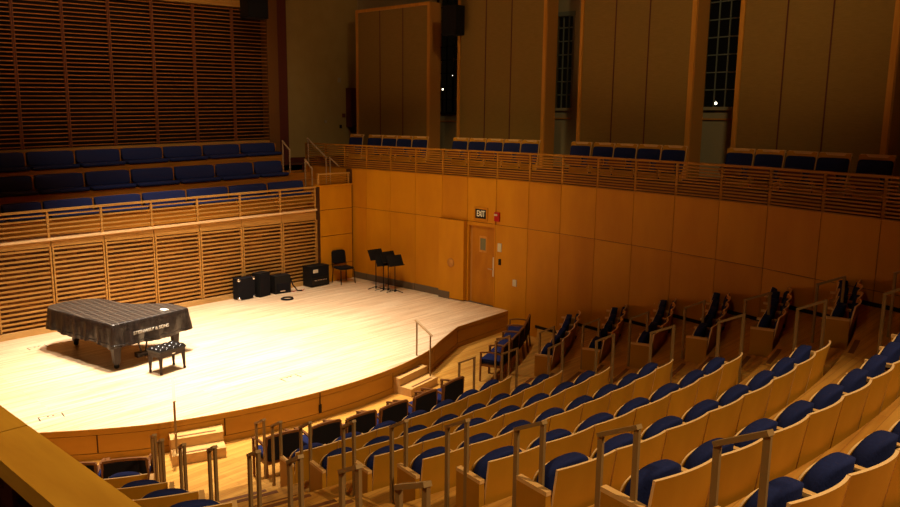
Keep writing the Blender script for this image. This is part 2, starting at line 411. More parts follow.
# fixtures on the side wall
EXI = 7
t = thing('exit_sign', 'lit sign reading EXIT on the wood wall above the stage door', 'sign', bay(EXI, .28, 0, 2.47))
def wl(i, s, off, z): return bay(i, s, off, z)-Vector(t.location)
d = MB()
def fr(mb, i, s0, s1, z0, z1, wd, o0, o1, base, mi=0):
    for (a0, a1, b0, b1) in ((s0-wd, s1+wd, z1, z1+wd), (s0-wd, s1+wd, z0-wd, z0), (s0-wd, s0, z0, z1), (s1, s1+wd, z0, z1)):
        vs = [bay(i, s, o, z)-base for z in (b0, b1) for o in (o0, o1) for s in (a0, a1)]
        mb.add(vs, [(0, 2, 3, 1), (4, 5, 7, 6), (0, 1, 5, 4), (2, 6, 7, 3), (0, 4, 6, 2), (1, 3, 7, 5)], mi)
L0 = Vector(t.location)
fr(d, EXI, .30, .68, 2.345, 2.60, .05, 0, .03, L0); d.build('frame', M_panelB, t)
d = MB(); vs = [bay(EXI, s, o, z)-L0 for z in (2.35, 2.60) for o in (0, .012) for s in (.30, .68)]
d.add(vs, [(0, 2, 3, 1), (4, 5, 7, 6), (0, 1, 5, 4), (2, 6, 7, 3), (0, 4, 6, 2), (1, 3, 7, 5)]); d.build('sign_plate', M_dark, t)
def text_mesh(name, body, size, material, parent, mat4, extrude=.004, sx=1, bold=0):
    cu = bpy.data.curves.new(name+'_curve', 'FONT'); cu.body = body; cu.size = size; cu.extrude = extrude; cu.align_x = 'CENTER'; cu.align_y = 'CENTER'; cu.offset = bold
    o = bpy.data.objects.new(name+'_tmp', cu); COL.objects.link(o)
    dg = bpy.context.evaluated_depsgraph_get(); me = bpy.data.meshes.new_from_object(o.evaluated_get(dg)); bpy.data.objects.remove(o)
    me.name = name; me.materials.clear(); me.materials.append(material)
    for v in me.vertices: v.co.x *= sx
    me.transform(mat4)
    r = bpy.data.objects.new(name, me); COL.objects.link(r); r.parent = parent
    return r
a, c = Vector(WU[EXI]), Vector(WU[EXI+1]); ex = Vector((c.x-a.x, c.y-a.y, 0)).normalized(); ez = Vector((0, 0, 1)); ey = Vector((ex.y, -ex.x, 0))
M4 = Matrix((ex, ez, ey)).transposed().to_4x4(); M4.translation = bay(EXI, .49, .016, 2.473)-L0
text_mesh('lettering', 'EXIT', .225, M_exit, t, M4, .002, .62, .004)
t = thing('fire_alarm', 'small red fire alarm pull on the wood wall right of the exit sign', 'alarm', bay(8, .02, 0, 2.45))
d = MB(); d.cbox((0.045, -.03, 0), (.16, .06, .24)); d.build('housing', M_red, t); d = MB(); d.cbox((0.02, -.063, .05), (.10, .01, .05)); x = d.build('strobe_lens', M_white, t); x['label'] = 'white lens'
def wallbox(name, label, cat, px, py, w_, h_, mt, off=0, dep=.03):
    P = AO(px, py, off); mb = MB(); mb.cbox((0, 0, 0), (w_, dep, h_)); o = mb.build(name, mt, None, (P.x, P.y-dep/2, P.z)); return tag(o, label, cat)
wallbox('card_reader', 'grey intercom plate on the wall beside the stage door', 'intercom', 500, 247.5, .12, .22, M_white)
wallbox('key_switch', 'small black switch below the intercom plate by the stage door', 'switch', 500, 262, .07, .16, M_blk)
wallbox('wall_outlet', 'pale double wall outlet low on the panel right of the stage door', 'outlet', 515, 283, .12, .17, M_white)
P = AO(450.6, 262.5, -.14); d = MB(); d.lathe([(.0, -.01), (.12, -.01), (.125, .0), (.12, .012), (.0, .012)], n=24, axis='y')
tag(d.build('wall_speaker', M_frames, None, (P.x, P.y, P.z)), 'round brown flush speaker grille on the proud panel left of the stage door', 'speaker')
# balcony rail on the wall
rl = thing('balcony_railing', 'long horizontal slatted wooden railing along the right balcony edge', 'railing', (0, 0, 0))
mb = MB()
for i in range(NB):
    mb.beam(bay(i, 0, -.03, RTOP-.02), bay(i, 1, -.03, RTOP-.02), .1, .045); 
mb.build('top_rail', M_rail, rl)
for i in range(NB+1):
    mb = MB(); p = bay(min(i, NB-1), 0 if i < NB else 1, -.035, RB+.02); mb.beam(p, p+Vector((0, 0, RTOP-RB-.05)), .05, .05, up=(0, 1, 0)); mb.build('post', M_rail, rl)
for i in range(NB):
    mb = MB()
    for k in range(10):
        z = RB+.055+k*.0625; mb.beam(bay(i, .03, -.02, z), bay(i, .97, -.02, z), .03, .030)
    mb.build('slat_panel', M_rail, rl)
mb = MB()
for i in range(NB): mb.beam(bay(i, 0, -.02, RB+.008), bay(i, 1, -.02, RB+.008), .08, .018)
struct(mb.build('trim_5', M_rail))
# balcony floor
b = MB(); pts = [(x, y+.02) for x, y in WU]+[(x, y+4.6) for x, y in reversed(WU)]
b.prism([(x, y+.24) for x, y in WU]+[(x, y+4.6) for x, y in reversed(WU)], 3.2, 3.43); struct(b.build('floor', M_darkred))
b = MB(); b.prism([(x, y+.75) for x, y in WU[1:]]+[(x, y+4.4) for x, y in reversed(WU[1:])], 3.43, 3.60); struct(b.build('floor', M_darkred))

# ------------------------------------------------------------------ framed acoustic panels above the balcony
def acoustic(x0, x1, xs, ytop, label, seams, wl_, wr_, side):
    # x0..x1 pixel span of the front at y=90
    off = 2.4
    PL, PR = AO(x0, 90, off), AO(x1, 90, off)
    t = thing('acoustic_panel', label, 'panel', (PL.x, PL.y, 3.6), 0, None)
    L0 = Vector(t.location); dx = Vector((PR.x-PL.x, PR.y-PL.y, 0)); W = dx.length; e = dx/W; nn = Vector((e.y, -e.x, 0))
    H = (AO(x1, ytop, off).z if ytop else 12.2)-3.6
    def q(s, o, z): return e*s+nn*o+Vector((0, 0, z))
    def bx(mb, s0, s1, o0, o1, z0, z1, mi=0):
        vs = [q(s, o, z) for z in (z0, z1) for o in (o0, o1) for s in (s0, s1)]
        mb.add(vs, [(0, 2, 3, 1), (4, 5, 7, 6), (0, 1, 5, 4), (2, 6, 7, 3), (0, 4, 6, 2), (1, 3, 7, 5)], mi)
    mb = MB(); bx(mb, 0, wl_, -side, .03, 0, H); bx(mb, W-wr_, W, 0, .03, 0, H); bx(mb, wl_, W-wr_, -side, .03, H-.1, H); bx(mb, wl_, W-wr_, -side, .03, 0, .1); mb.build('frame', M_frame, t)
    mb = MB(); bx(mb, W-.04, W+.02, -side, 0, 0, H); mb.build('side_board', M_frames, t)
    ss = [wl_]+[wl_+(W-wl_-wr_)*(s-x0)/(x1-x0) for s in seams]+[W-wr_]
    for sx_ in ss[1:-1]:
        mb = MB(); bx(mb, sx_-.014, sx_+.014, -.05, .012, .1, H-.1); mb.build('seam_strip', M_darkred, t)
    for i in range(len(ss)-1):
        mb = MB(); bx(mb, ss[i]+.012, ss[i+1]-.012, -.08, .0, .1, H-.1); mb.build('cloth_panel', M_cloth, t)
    mb = MB(); bx(mb, wl_, W-wr_, -.12, -.05, .1, H-.1); mb.build('backing', M_mull, t)
acoustic(356.8, 429.5, None, 1.5, 'smallest framed brown cloth acoustic panel, far left above the balcony, with visible top edge', [381, 405], .09, .09, .5)
acoustic(457.7, 545, None, None, 'second framed brown cloth acoustic panel from the left above the balcony', [486, 513], .09, .10, .5)
acoustic(578.5, 692.5, None, None, 'third framed brown cloth acoustic panel from the left, between the two mullioned windows', [615, 651], .10, .12, .5)
acoustic(735.5, 893.5, None, None, 'largest framed brown cloth acoustic panel, right of the tall pale window', [786, 835], .11, .12, .5)
acoustic(925, 1090, None, None, 'framed acoustic panel beyond the right edge of the photograph', [980, 1035], .11, .12, .5)
# window wall behind
OB = 3.5
b = MB()
def seg(mb, Xa, Xb, z0, z1, off, th=.15, mi=0):
    n = 4
    for k in range(n):
        a = Xa+(Xb-Xa)*k/n; c = Xa+(Xb-Xa)*(k+1)/n
        ya, yc = wallY(a, off), wallY(c, off)
        vs = [(x, y+o, z) for z in (z0, z1) for o in (0, th) for x, y in ((a, ya), (c, yc))]
        mb.add(vs, [(0, 2, 3, 1), (4, 5, 7, 6), (0, 1, 5, 4), (2, 6, 7, 3), (0, 4, 6, 2), (1, 3, 7, 5)], mi)
wins = [(438.5, 459.5, -40, 112), (555.5, 571.5, 17, 108), (703.5, 736.5, -6, 107)]
spans = []
for k, (x0, x1, yt, yb) in enumerate(wins):
    A_, B_ = AO(x0, 80, OB), AO(x1, 80, OB); zt = min(AO(x0, yt, OB).z, 12.5); zb = AO(x0, yb, OB).z
    spans.append((A_.x, B_.x, zb, zt))
Xc = -22.2
for k, (xa, xb, zb, zt) in enumerate(spans):
    seg(b, Xc, xa, 3.4, 13, OB); seg(b, xa, xb, 3.4, zb, OB); 
    if zt < 13: seg(b, xa, xb, zt, 13, OB)
    Xc = xb
seg(b, Xc, 2.8, 3.4, 13, OB)
struct(b.build('wall_back', M_plasterg))
for k, (xa, xb, zb, zt) in enumerate(spans):
    ya, yb_ = wallY(xa, OB), wallY(xb, OB)
    def q(s, o, z): return (xa+(xb-xa)*s, ya+(yb_-ya)*s+o, z)
    def bx(mb, s0, s1, o0, o1, z0, z1, mi=0):
        vs = [q(s, o, z) for z in (z0, z1) for o in (o0, o1) for s in (s0, s1)]
        mb.add(vs, [(0, 2, 3, 1), (4, 5, 7, 6), (0, 1, 5, 4), (2, 6, 7, 3), (0, 4, 6, 2), (1, 3, 7, 5)], mi)
    mb = MB(); bx(mb, 0, 1, .08, .1, zb, zt); wn = struct(mb.build('window_%d' % (k+1), M_glass))
    mb = MB(); bx(mb, -.08, 0, -.03, .06, zb-.1, zt+.1); bx(mb, 1, 1.08, -.03, .06, zb-.1, zt+.1); bx(mb, -.1, 1.1, -.03, .06, zt, zt+.12); mb.build('window_frame', M_muntin if k else M_dark, wn)
    mb = MB(); bx(mb, -.12, 1.12, -.08, .06, zb-.08, zb); bx(mb, -.08, 1.08, -.04, .0, zb-.32, zb-.28, 1); mb.build('window_sill', [M_plasterg if k else M_dark, M_frames], wn)
    mb = MB(); nc = 3 if k != 1 else 3
    for c in range(1, nc): bx(mb, c/nc-.015/(xb-xa), c/nc+.015/(xb-xa), .05, .08, zb, zt)
    z = zb+.42 if k != 1 else zb+.38
    j = 0
    while z < zt-.1:
        bx(mb, 0, 1, .045, .08, z-.014, z+.014); z += .42 if k != 1 else .38; j += 1
    mb.build('muntins', M_muntin if k else M_dark, wn)
# an outdoor lamp, plus glowing globes added for light glints in the dark window
def lamp_glint_far(px, py, r, lab, cat='lamp'):
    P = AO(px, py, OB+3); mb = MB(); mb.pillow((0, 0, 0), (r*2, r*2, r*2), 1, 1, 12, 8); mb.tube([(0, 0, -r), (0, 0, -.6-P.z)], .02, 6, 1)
    return tag(mb.build('lamp_glint', [M_lampg, M_dark], None, (P.x, P.y, P.z)), lab, cat)
lamp_glint_far(715.7, 103.3, .042, 'small bright globe lamp low in the tall window')
lamp_glint_far(442.8, 89.3, .035, 'tiny bright light glint in the dark window beside the black loudspeaker')
lamp_glint_far(452.6, 75.5, .015, 'faintest tiny light glint high in the dark leftmost window')
b = MB(); b.box((-24, 19.5, -.7), (3, 24, -.6)); struct(b.build('floor', M_dark))
# plaster wall at the back left of the balcony
b = MB(); b.box((-22.4, 15.75, 3.0), (-21.95, 19.3, 13)); struct(b.build('wall_left', M_plaster))
b = MB(); b.box((-21.95, 15.75, 3.43), (-21.9, 19.1, 3.6)); struct(b.build('baseboard_left', M_darkred))
b = MB(); b.prism([(-22.2, 14.2), (-20.8, 14.2), (-20.8, 15.7), (-20.3, 15.9), (-20.3, 19.6), (-22.2, 19.6)], 3.25, 3.435); struct(b.build('floor', M_darkred))
P0, P1 = AX(347.5, 88, -21.85), AX(358, 127, -21.85)
t = thing('wall_cabinet', 'tall dark red cabinet on the plaster wall beside the leftmost acoustic panel', 'cabinet', (-21.95, P0.y, P1.z))
d = MB(); d.box((0, 0, 0), (.3, P1.y-P0.y+.5, P0.z-P1.z)); d.build('body', M_darkred, t); d = MB(); d.box((.3, .03, .04), (.315, P1.y-P0.y+.45, P0.z-P1.z-.04)); d.build('door', M_darkred, t)
for px, py, w_, h_, lb, mt in ((339, 80, .14, .16, 'small pale box high on the plaster wall', M_plasterg), (343.5, 115.5, .14, .14, 'dark square plate low on the plaster wall near the cabinet', M_darkred), (325.5, 121.5, .09, .09, 'pale switch low on the plaster wall', M_plasterg), (340.5, 126.5, .09, .12, 'dark switch beneath the square plate on the plaster wall', M_dark)):
    P = AX(px, py, -21.95); d = MB(); d.cbox((.015, 0, 0), (.03, w_, h_)); tag(d.build('wall_box', mt, None, (-21.95, P.y, P.z)), lb, 'switch')

# ------------------------------------------------------------------ upper slatted wall behind the choir benches
XU = -21.7
def line(pL, pR, X):
    a = AX(*pL, X); c = AX(*pR, X); k = (c.z-a.z)/(c.y-a.y); return lambda Y: a.z+k*(Y-a.y)
zlo = line((30, 149), (268, 139.5), XU); zhi = line((150, 0), (265, 10.5), XU)
ym = [AX(x, 0, XU).y for x in (-146, -92, -42, 10, 60, 106.75, 150.25, 191.5, 230.5)]+[AX(268.5, 60, XU).y]
b = MB(); b.box((XU-.45, ym[0]-.2, 3.4), (XU-.28, 15.8, 13)); struct(b.build('wall_left', M_dark))
sc = thing('slatted_wall_screen', 'tall dark wood slatted screen rising behind the top row of choir benches', 'screen', (XU, ym[0], 4.15))
L0 = Vector(sc.location); NS = 37
for i in range(len(ym)-1):
    mb = MB(); y0, y1 = ym[i]+.035, ym[i+1]-.035
    for k in range(NS):
        f = (k+.5)/NS; za = zlo(y0)+(zhi(y0)-zlo(y0))*f; zb = zlo(y1)+(zhi(y1)-zlo(y1))*f
        mb.beam(Vector((XU, y0, za))-L0, Vector((XU, y1, zb))-L0, .05, .022)
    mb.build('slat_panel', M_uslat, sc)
for i in range(len(ym)):
    mb = MB()
    for dy in (-.022, .022):
        y = ym[i]+dy; mb.beam(Vector((XU+.01, y, zlo(y)))-L0, Vector((XU+.01, y, zhi(y)))-L0, .024, .07, up=(1, 0, 0))
    mb.build('mullion', M_mull, sc)
b = MB(); ys = [ym[0], 15.0]
def quadX(mb, X0, X1, Y0, Y1, za, zb, zc, zd, mi=0): # bottoms za(Y0) zb(Y1), tops zc zd
    vs = [(X0, Y0, za), (X1, Y0, za), (X0, Y1, zb), (X1, Y1, zb), (X0, Y0, zc), (X1, Y0, zc), (X0, Y1, zd), (X1, Y1, zd)]
    mb.add(vs, [(0, 2, 3, 1), (4, 5, 7, 6), (0, 1, 5, 4), (2, 6, 7, 3), (0, 4, 6, 2), (1, 3, 7, 5)], mi)
quadX(b, XU-.28, XU+.04, ym[0], 14.97, zhi(ym[0])+.02, zhi(14.97)+.02, 12.9, 12.9); quadX(b, XU-.28, XU+.05, ym[0], 14.97, zlo(ym[0])-.09, zlo(14.97)-.09, zlo(ym[0])-.01, zlo(14.97)-.01)
for y in ym[3:]: b.box((XU+.04, y-.004, 8.45), (XU+.043, y+.004, 12.9), 1)
struct(b.build('trim_6', [M_slat, M_groove]))
b = MB(); b.box((XU-.28, 14.98, 3.43), (XU+.06, 15.38, 12.9)); struct(b.build('trim_7', mat('brown_trim', (.17, .07, .014), .6)))
b = MB(); b.box((XU-.28, 15.385, 3.43), (XU+.0, 15.78, 12.9)); struct(b.build('trim_8', M_darkred))

# choir tiers
ZR0 = line((0, 213.6), (317, 186.2), -18.5)
def dz(z, Y, k): return z+k*(Y-10)
tiers = [(-18.7, -19.6, 2.22, .010, 'lowest'), (-19.6, -20.5, 2.73, .018, 'middle'), (-20.5, -21.45, 3.27, .022, 'top')]
TS = [((0, 219), (307, 192.5), (0, 204.5), (301, 180), [(-46, -4), (-1, 38.5), (41, 90), (92.5, 138.5), (141, 183.5), (185.5, 226), (228, 265), (267, 301.5)], -19.0, -19.52),
      ((0, 194), (285, 172.8), (0, 177), (280, 160.3), [(-56, -20), (-18, 29.5), (32, 81), (83.5, 127.5), (129.5, 171), (173, 212.3), (214, 251), (252.7, 280)], -20.0, -20.5),
      ((0, 169), (277, 152), (25, 152), (272, 142.5), [(-68, -28), (-26, 22), (24.5, 71.5), (73.5, 117.5), (119.5, 160), (161.5, 199.7), (201.5, 237.5), (239.3, 273)], -21.0, -21.5)]
nm = ['lowest', 'middle', 'top']
YL = 4.6
for ti, (sL, sR, bL, bR, cs, XF, XB) in enumerate(TS):
    zs = line(sL, sR, XF); zbk = line(bL, bR, XB)
    yend = AX(cs[-1][1], bR[1]+6, XB).y
    # platform
    fl = (2.22, 2.72, 3.27)[ti]
    b = MB(); x0 = XF-.30; x1 = (-18.62, -19.55, -20.55)[ti]
    yR = yend+.12
    yb = (14.42, 14.1, 14.1)[ti]
    kk = .014
    quadX(b, -21.98, x1, YL, yb, fl-.6 if ti else 2.0, fl-.6 if ti else 2.0, fl+kk*(YL-10), fl+kk*(yb-10))
    struct(b.build('floor', M_tier))
    for ci, (c0, c1) in enumerate(cs):
        ya, yb_ = AX(c0, (bL[1]+bR[1])/2, XB).y, AX(c1, (bL[1]+bR[1])/2, XB).y
        ymid = (ya+yb_)/2; W = yb_-ya
        za, zb = zs(ymid)-.0, zbk(ymid); sl = (zbk(yb_)-zbk(ya))/W; ss = (zs(yb_)-zs(ya))/W
        pos = ORD[len(cs)-ci]
        lb = 'blue padded choir bench, %s from the right in the %s tier behind the stage' % (pos, nm[ti])
        if ci == len(cs)-1: lb = 'blue padded choir bench at the right end of the %s tier' % nm[ti]
        t = thing('choir_bench', lb, 'bench', (XF-.25, ymid, fl+kk*(ymid-10)), 0, 'choir benches behind the stage')
        L0 = Vector(t.location); sh = lambda x, y, z: (x, y, z+ss*y)
        mb = MB(); D = XF-XB
        mb.pillow((XF-D*.42-L0.x, 0, za-L0.z-.045), (D*.86, W, .1), .25, .12, 24, 8, fn=lambda x, y, z: (x, y, z+ss*y)); mb.build('seat_cushion', M_bluef, t)
        mb = MB(); hb = zb-za
        mb.pillow((XB-L0.x+.06, 0, za-L0.z+hb/2+.0), (.14, W, hb), .22, .22, 24, 10, fn=lambda x, y, z: (x-z*.22, y, z+sl*y)); mb.build('back_cushion', M_bluef, t)
        mb = MB()
        quadX(mb, XB-L0.x-.04, XF-.04-L0.x, -W/2-.03, W/2+.03, .0, .0, za-L0.z-.10-ss*W/2, za-L0.z-.10+ss*W/2)
        quadX(mb, XB-L0.x-.09, XB-L0.x-.03, -W/2-.03, W/2+.03, .0, .0, zb-L0.z+.0-sl*W/2, zb-L0.z+.0+sl*W/2)
        quadX(mb, XB-L0.x-.06, XB-L0.x+.10, W/2+.0, W/2+.03, .3, .3, zb-L0.z-.02+sl*W/2, zb-L0.z-.02+sl*W/2)
        mb.build('bench_frame', M_tier, t)
# stage back wall : lower slats, fascia, rail
XS = -18.5
ymS = [4.3, 5.55]+[AX(x, yy, XS).y for x, yy in ((51, 250), (104.5, 250), (154, 243), (199.6, 243), (242, 243), (282, 243))]+[14.36]
zr = line((0, 213.6), (317, 186.2), XS); zl = line((0, 243.5), (318, 208.5), XS); zsb = line((1.9, 333.5), (319, 277.5), XS)
zst = line((0, 252), (318, 219.5), XS)
b = MB(); b.box((XS-.35, 1.6, -.5), (XS-.22, 14.45, 2.2)); struct(b.build('wall_left', M_diff))
b = MB(); quadX(b, XS-.22, XS+.05, 1.6, 14.36, 0, 0, zsb(4)-.02, zsb(14.4)-.02); struct(b.build('baseboard_left', M_step))
b = MB()
for i in range(len(ymS)-1):
    y0, y1 = ymS[i]+.008, ymS[i+1]-.008
    quadX(b, XS-.22, XS+.02, y0, y1, zst(y0), zst(y1), zl(y0)-.05, zl(y1)-.05)
struct(b.build('trim_9', M_slat))
b = MB(); quadX(b, XS-.25, XS+.06, 1.6, 14.37, zl(1.6)-.05, zl(14.36)-.05, zl(1.6)-.0, zl(14.36)-.0); struct(b.build('trim_10', M_edge))
sc = thing('slatted_wall_screen', 'brightly lit honey wood slatted screen along the back of the stage', 'screen', (XS, 1.6, 0)); L0 = Vector(sc.location)
for i in range(len(ymS)-1):
    mb = MB(); y0, y1 = ymS[i]+.04, ymS[i+1]-.04
    for k in range(17):
        f = (k+.5)/17; za = zsb(y0)+(zst(y0)-zsb(y0))*f; zb = zsb(y1)+(zst(y1)-zsb(y1))*f
        mb.beam(Vector((XS, y0, za))-L0, Vector((XS, y1, zb))-L0, .045, .042)
    mb.build('slat_panel', M_slat, sc)
for i in range(len(ymS)):
    mb = MB()
    for dy in (-.03, .03):
        y = ymS[i]+dy; mb.beam(Vector((XS+.015, y, zsb(y)))-L0, Vector((XS+.015, y, zst(y)))-L0, .035, .07, up=(1, 0, 0))
    mb.build('mullion', M_slat, sc)
rl = thing('choir_railing', 'slatted wooden railing in front of the lowest choir tier', 'railing', (XS, 1.6, 2.2)); L0 = Vector(rl.location)
mb = MB(); mb.beam(Vector((XS, 3.6, zr(3.6)-.02))-L0, Vector((XS, 14.36, zr(14.36)-.02))-L0, .08, .05); mb.build('top_rail', M_slat, rl)
for i in range(len(ymS)):
    mb = MB(); y = ymS[i]-.03; mb.beam(Vector((XS, y, zl(y)))-L0, Vector((XS, y, zr(y)-.03))-L0, .05, .05, up=(1, 0, 0)); mb.build('post', M_slat, rl)
for i in range(len(ymS)-1):
    mb = MB(); y0, y1 = ymS[i], ymS[i+1]-.06
    for k in range(1, 6):
        f = k/6.2; mb.beam(Vector((XS, y0, zl(y0)+(zr(y0)-zl(y0))*f))-L0, Vector((XS, y1, zl(y1)+(zr(y1)-zl(y1))*f))-L0, .03, .035)
    mb.build('slat_panel', M_slat, rl)
# corner pier with three stacked panels and short rail
XP = -18.3
yp0, yp1 = 14.375, 15.60
b = MB(); b.box((XP-.3, yp0, 0), (XP-.02, yp1, 2.93), 1)
for z0, z1 in ((0, .52), (.53, 1.42), (1.43, 2.22), (2.23, 2.93)): b.box((XP-.02, yp0, z0+.004), (XP, yp1, z1-.004))
b.box((XP-.32, yp0-.02, 2.93), (XP+.03, yp1+.02, 2.97))
struct(b.build('wall_left', [M_panelA, M_groove]))
b = MB(); b.box((XP-.25, yp1+.005, 0), (XP-.06, 15.68, 3.4)); struct(b.build('trim_11', M_groove))
rl = thing('stair_railing', 'short slatted wooden railing on top of the corner pier', 'railing', (XP-.12, yp0, 2.97)); 
mb = MB(); mb.box((-.04, 0, .30), (.04, yp1-yp0, .345)); mb.build('top_rail', M_slat, rl)
for y in (.03, yp1-yp0-.03):
    mb = MB(); mb.cbox((0, y, .15), (.05, .05, .3)); mb.build('post', M_slat, rl)
mb = MB()
for k in range(4): mb.box((-.015, .05, .04+k*.065), (.015, yp1-yp0-.05, .07+k*.065))
mb.build('slat_panel', M_rail, rl)
# stairs beside the choir benches
b = MB()
for k, (xf, z) in enumerate(((-18.7, 2.4), (-19.1, 2.6), (-19.5, 2.8), (-19.95, 3.0), (-20.4, 3.2), (-20.8, 3.43))):
    b.box((-21.9, 14.15+(.3 if k < 2 else 0), z-.22), (xf, 15.62, z)); b.box((xf-.06, 14.2+(.3 if k < 2 else 0), z), (xf-.02, 15.6, z+.004), 1)
struct(b.build('floor', [M_tier, M_darkred]))
def hoop(name, pa, pb, za, zb, ga, gb, label, mt, r=.02, sz=.045):
    t = thing(name, label, 'handrail', (pa[0], pa[1], ga)); L0 = Vector(t.location)
    A_ = Vector((pa[0], pa[1], za))-L0; B_ = Vector((pb[0], pb[1], zb))-L0
    mb = MB(); mb.beam(A_-(B_-A_)*.05, B_+(B_-A_)*.05, sz, .03); mb.build('rail', mt, t)
    for (q, g) in ((A_, ga), (B_, gb)):
        mb = MB(); mb.beam((q.x, q.y, g-L0.z), (q.x, q.y, q.z-.01), sz*.75, sz*.6, up=(0, 1, 0)); mb.build('post', mt, t)
    return t
a, c = AX(282.5, 141, -20.2), AX(289.5, 150, -19.85)
hoop('handrail', (a.x, a.y), (c.x, c.y), a.z, c.z, 3.27, 3.27, 'short pale handrail beside the top choir tier', M_brass)
a, c = AX(305, 159.5, -19.4), AX(312, 169, -19.1)
hoop('handrail', (a.x, a.y), (c.x, c.y), a.z, c.z, 2.8, 2.8, 'short bright handrail beside the middle choir tier, near the corner pier', M_brass)
a, c = AX(308, 139, -20.3), AX(326, 157, -19.4)
hoop('handrail', (a.x, a.y), (c.x, c.y), a.z, c.z, 3.43, 2.8, 'upper half of the long sloping handrail down the corner stairs', M_brass, sz=.04)
a, c = AX(330, 158, -19.3), AX(347, 173.5, -18.75)
hoop('handrail', (a.x, a.y), (c.x, c.y), a.z, c.z, 2.8, 2.4, 'lower half of the long sloping handrail down the corner stairs', M_brass, sz=.04)

# ------------------------------------------------------------------ theatre seats
def dome(w, z0, z1, n=20, p=2.6):
    pts = []
    for k in range(n+1):
        a = PI*k/n; pts.append((w/2*math.copysign(abs(math.cos(a))**(2/p), math.cos(a)), z0+(z1-z0)*(.42+.58*math.sin(a)**(2/p))))
    pts += [(-w/2*.92, z0+.03), (-w/2*.8, z0), (w/2*.8, z0), (w/2*.92, z0+.03)]
    return pts
def make_seat(W=.64, top=.735):
    t = thing('theatre_seat', '', 'seat')
    # curved plywood shell, leaning back
    mb = MB(); nu, nv = 12, 6; w = W-.012
    def P(u, v, s):
        y = (u-.5)*w*(.965+.035*v); z = .05+v*.725
        bow = .055*(1-(2*u-1)**2)*(.35+.65*v)
        return (-.115+.10*v**1.2+bow-.0+s*.022, y, z+ .018*(1-(2*u-1)**2)*v)
    g = [[P(i/nu, j/nv, s) for j in range(nv+1) for i in range(nu+1)] for s in (0, 1)]
    n1 = nu+1; N = len(g[0]); vs = g[0]+g[1]; fs = []; rim = []
    for j in range(nv):
        for i in range(nu):
            k = j*n1+i; fs += [(k, k+1, k+1+n1, k+n1), (k+N, k+N+n1, k+N+n1+1, k+N+1)]
    mb.add(vs, fs, 0, True)
    for i in range(nu): rim += [(i, i+N, i+1+N, i+1), (nv*n1+i, nv*n1+i+1, nv*n1+i+1+N, nv*n1+i+N)]
    for j in range(nv): k = j*n1; rim += [(k, k+n1, k+n1+N, k+N), (k+nu, k+nu+N, k+nu+n1+N, k+nu+n1)]
    mb.add(vs, rim, 1)
    mb.build('back_shell', [M_seatw, M_edge], t)
    mb = MB()
    def fb(d_, y, z):
        u = y/w; v = (z-.05)/.725; return (-.115+.10*max(v, 0)**1.2+.055*(1-4*u*u)*(.35+.65*v)-.002-d_, y, z)
    ol = [(y*.93, z) for y, z in dome(w, .33, .735, 20, 5)] if top > .6 else [(y*.965, z) for y, z in dome(w, .2, .70, 20, 12)]
    mb.slab(ol, lambda d_, y, z: fb(.04-d_, y, z), .04, .05); mb.build('back_cushion', M_navy, t)
    if top < .6:
        mb = MB(); mb.beam((.03, -w*.49, .765), (.03, w*.49, .765), .03, .05); mb.build('top_rim', M_arm, t)
    # tipped-up seat
    mb = MB(); ow = W*.84; o1 = dome(ow, .36 if top > .6 else .28, top-.035, 24, 2.6)
    fx = lambda d_, y, z: (-.345+d_+.10*(z-.36)+.035*(1-(2*y/ow)**2), y, z)
    mb.slab(o1, fx, .013, 0, 0, 0, 1); mb.build('seat_shell', [M_seatw, M_edge], t)
    mb = MB(); o2 = [(y*.965, z) for y, z in dome(ow, .37 if top > .6 else .29, top, 24, 2.3)]
    mb.slab(o2, lambda d_, y, z: (-.332+d_*(1.1-.45*(2*y/ow)**2)+.10*(z-.36)+.035*(1-(2*y/ow)**2), y, z), .115, .10); mb.build('seat_cushion', M_navy, t)
    return t
def arm_mesh(name, endp):
    mb = MB(); mb.box((-.40, -.026, .555), (-.05, .026, .59)); 
    if endp: mb.box((-.395, -.028, .0), (-.055, .028, .555), 1)
    else: mb.box((-.36, -.018, .0), (-.14, .018, .555), 1)
    return mb
proto = make_seat(.64)
amb = arm_mesh('arm', 0).build('arm', [M_arm, M_seatw], proto); amb.location = (0, -.32, 0)
epm = arm_mesh('end_panel', 1).build('end_panel', [M_arm, M_seatw], proto); epm.location = (0, -.345, 0)
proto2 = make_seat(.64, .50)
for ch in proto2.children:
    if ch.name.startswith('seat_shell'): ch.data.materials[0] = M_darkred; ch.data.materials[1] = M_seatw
def put_seat(P, rz, label, sc, group, left_end=False, right_end=False, pr=None):
    r = dup(pr or proto, P, rz, label, sc, group, skip=('end_panel',))
    if pr: return r
    if left_end:
        c = epm.copy(); COL.objects.link(c); c.parent = r
        for ch in list(r.children):
            if ch.name.split('.')[0] == 'arm': bpy.data.objects.remove(ch)
    if right_end:
        c = epm.copy(); COL.objects.link(c); c.parent = r; c.location = (0, .345, 0)
    return r
ROWS = {2: (-12.02, 8.37, 7), 3: (-12.18, 7.83, 8), 4: (-11.94, 6.0, 7), 5: (-12.09, 5.4, 8), 6: (-12.07, 4.34, 7), 7: (-12.62, 4.13, 8), 8: (-13.08, 4.0, 9), 9: (-13.78, .6, 9)}
for r, (a0, a1, n) in ROWS.items():
    for k in range(n):
        a = a0+(a1-a0)*(k+.5)/n; w = rad((a1-a0)/n)*RR(r)
        lab = 'navy seat, %s from the left aisle in the %s row of the central block' % (ORD[k+1], ORD[r])
        put_seat(PO(RR(r), a, ZT[r]), rad(a), lab, (1, w/.64, 1), 'theatre seats of the central block', k == 0, k == n-1)
RB_ = {2: (17.45, 31.5, 5), 3: (16.4, 29.6, 5), 4: (14.3, 27.0, 5), 5: (12.8, 24.8, 5), 6: (11.8, 22.4, 5), 7: (10.9, 18.9, 4), 8: (10.2, 17.6, 4)}
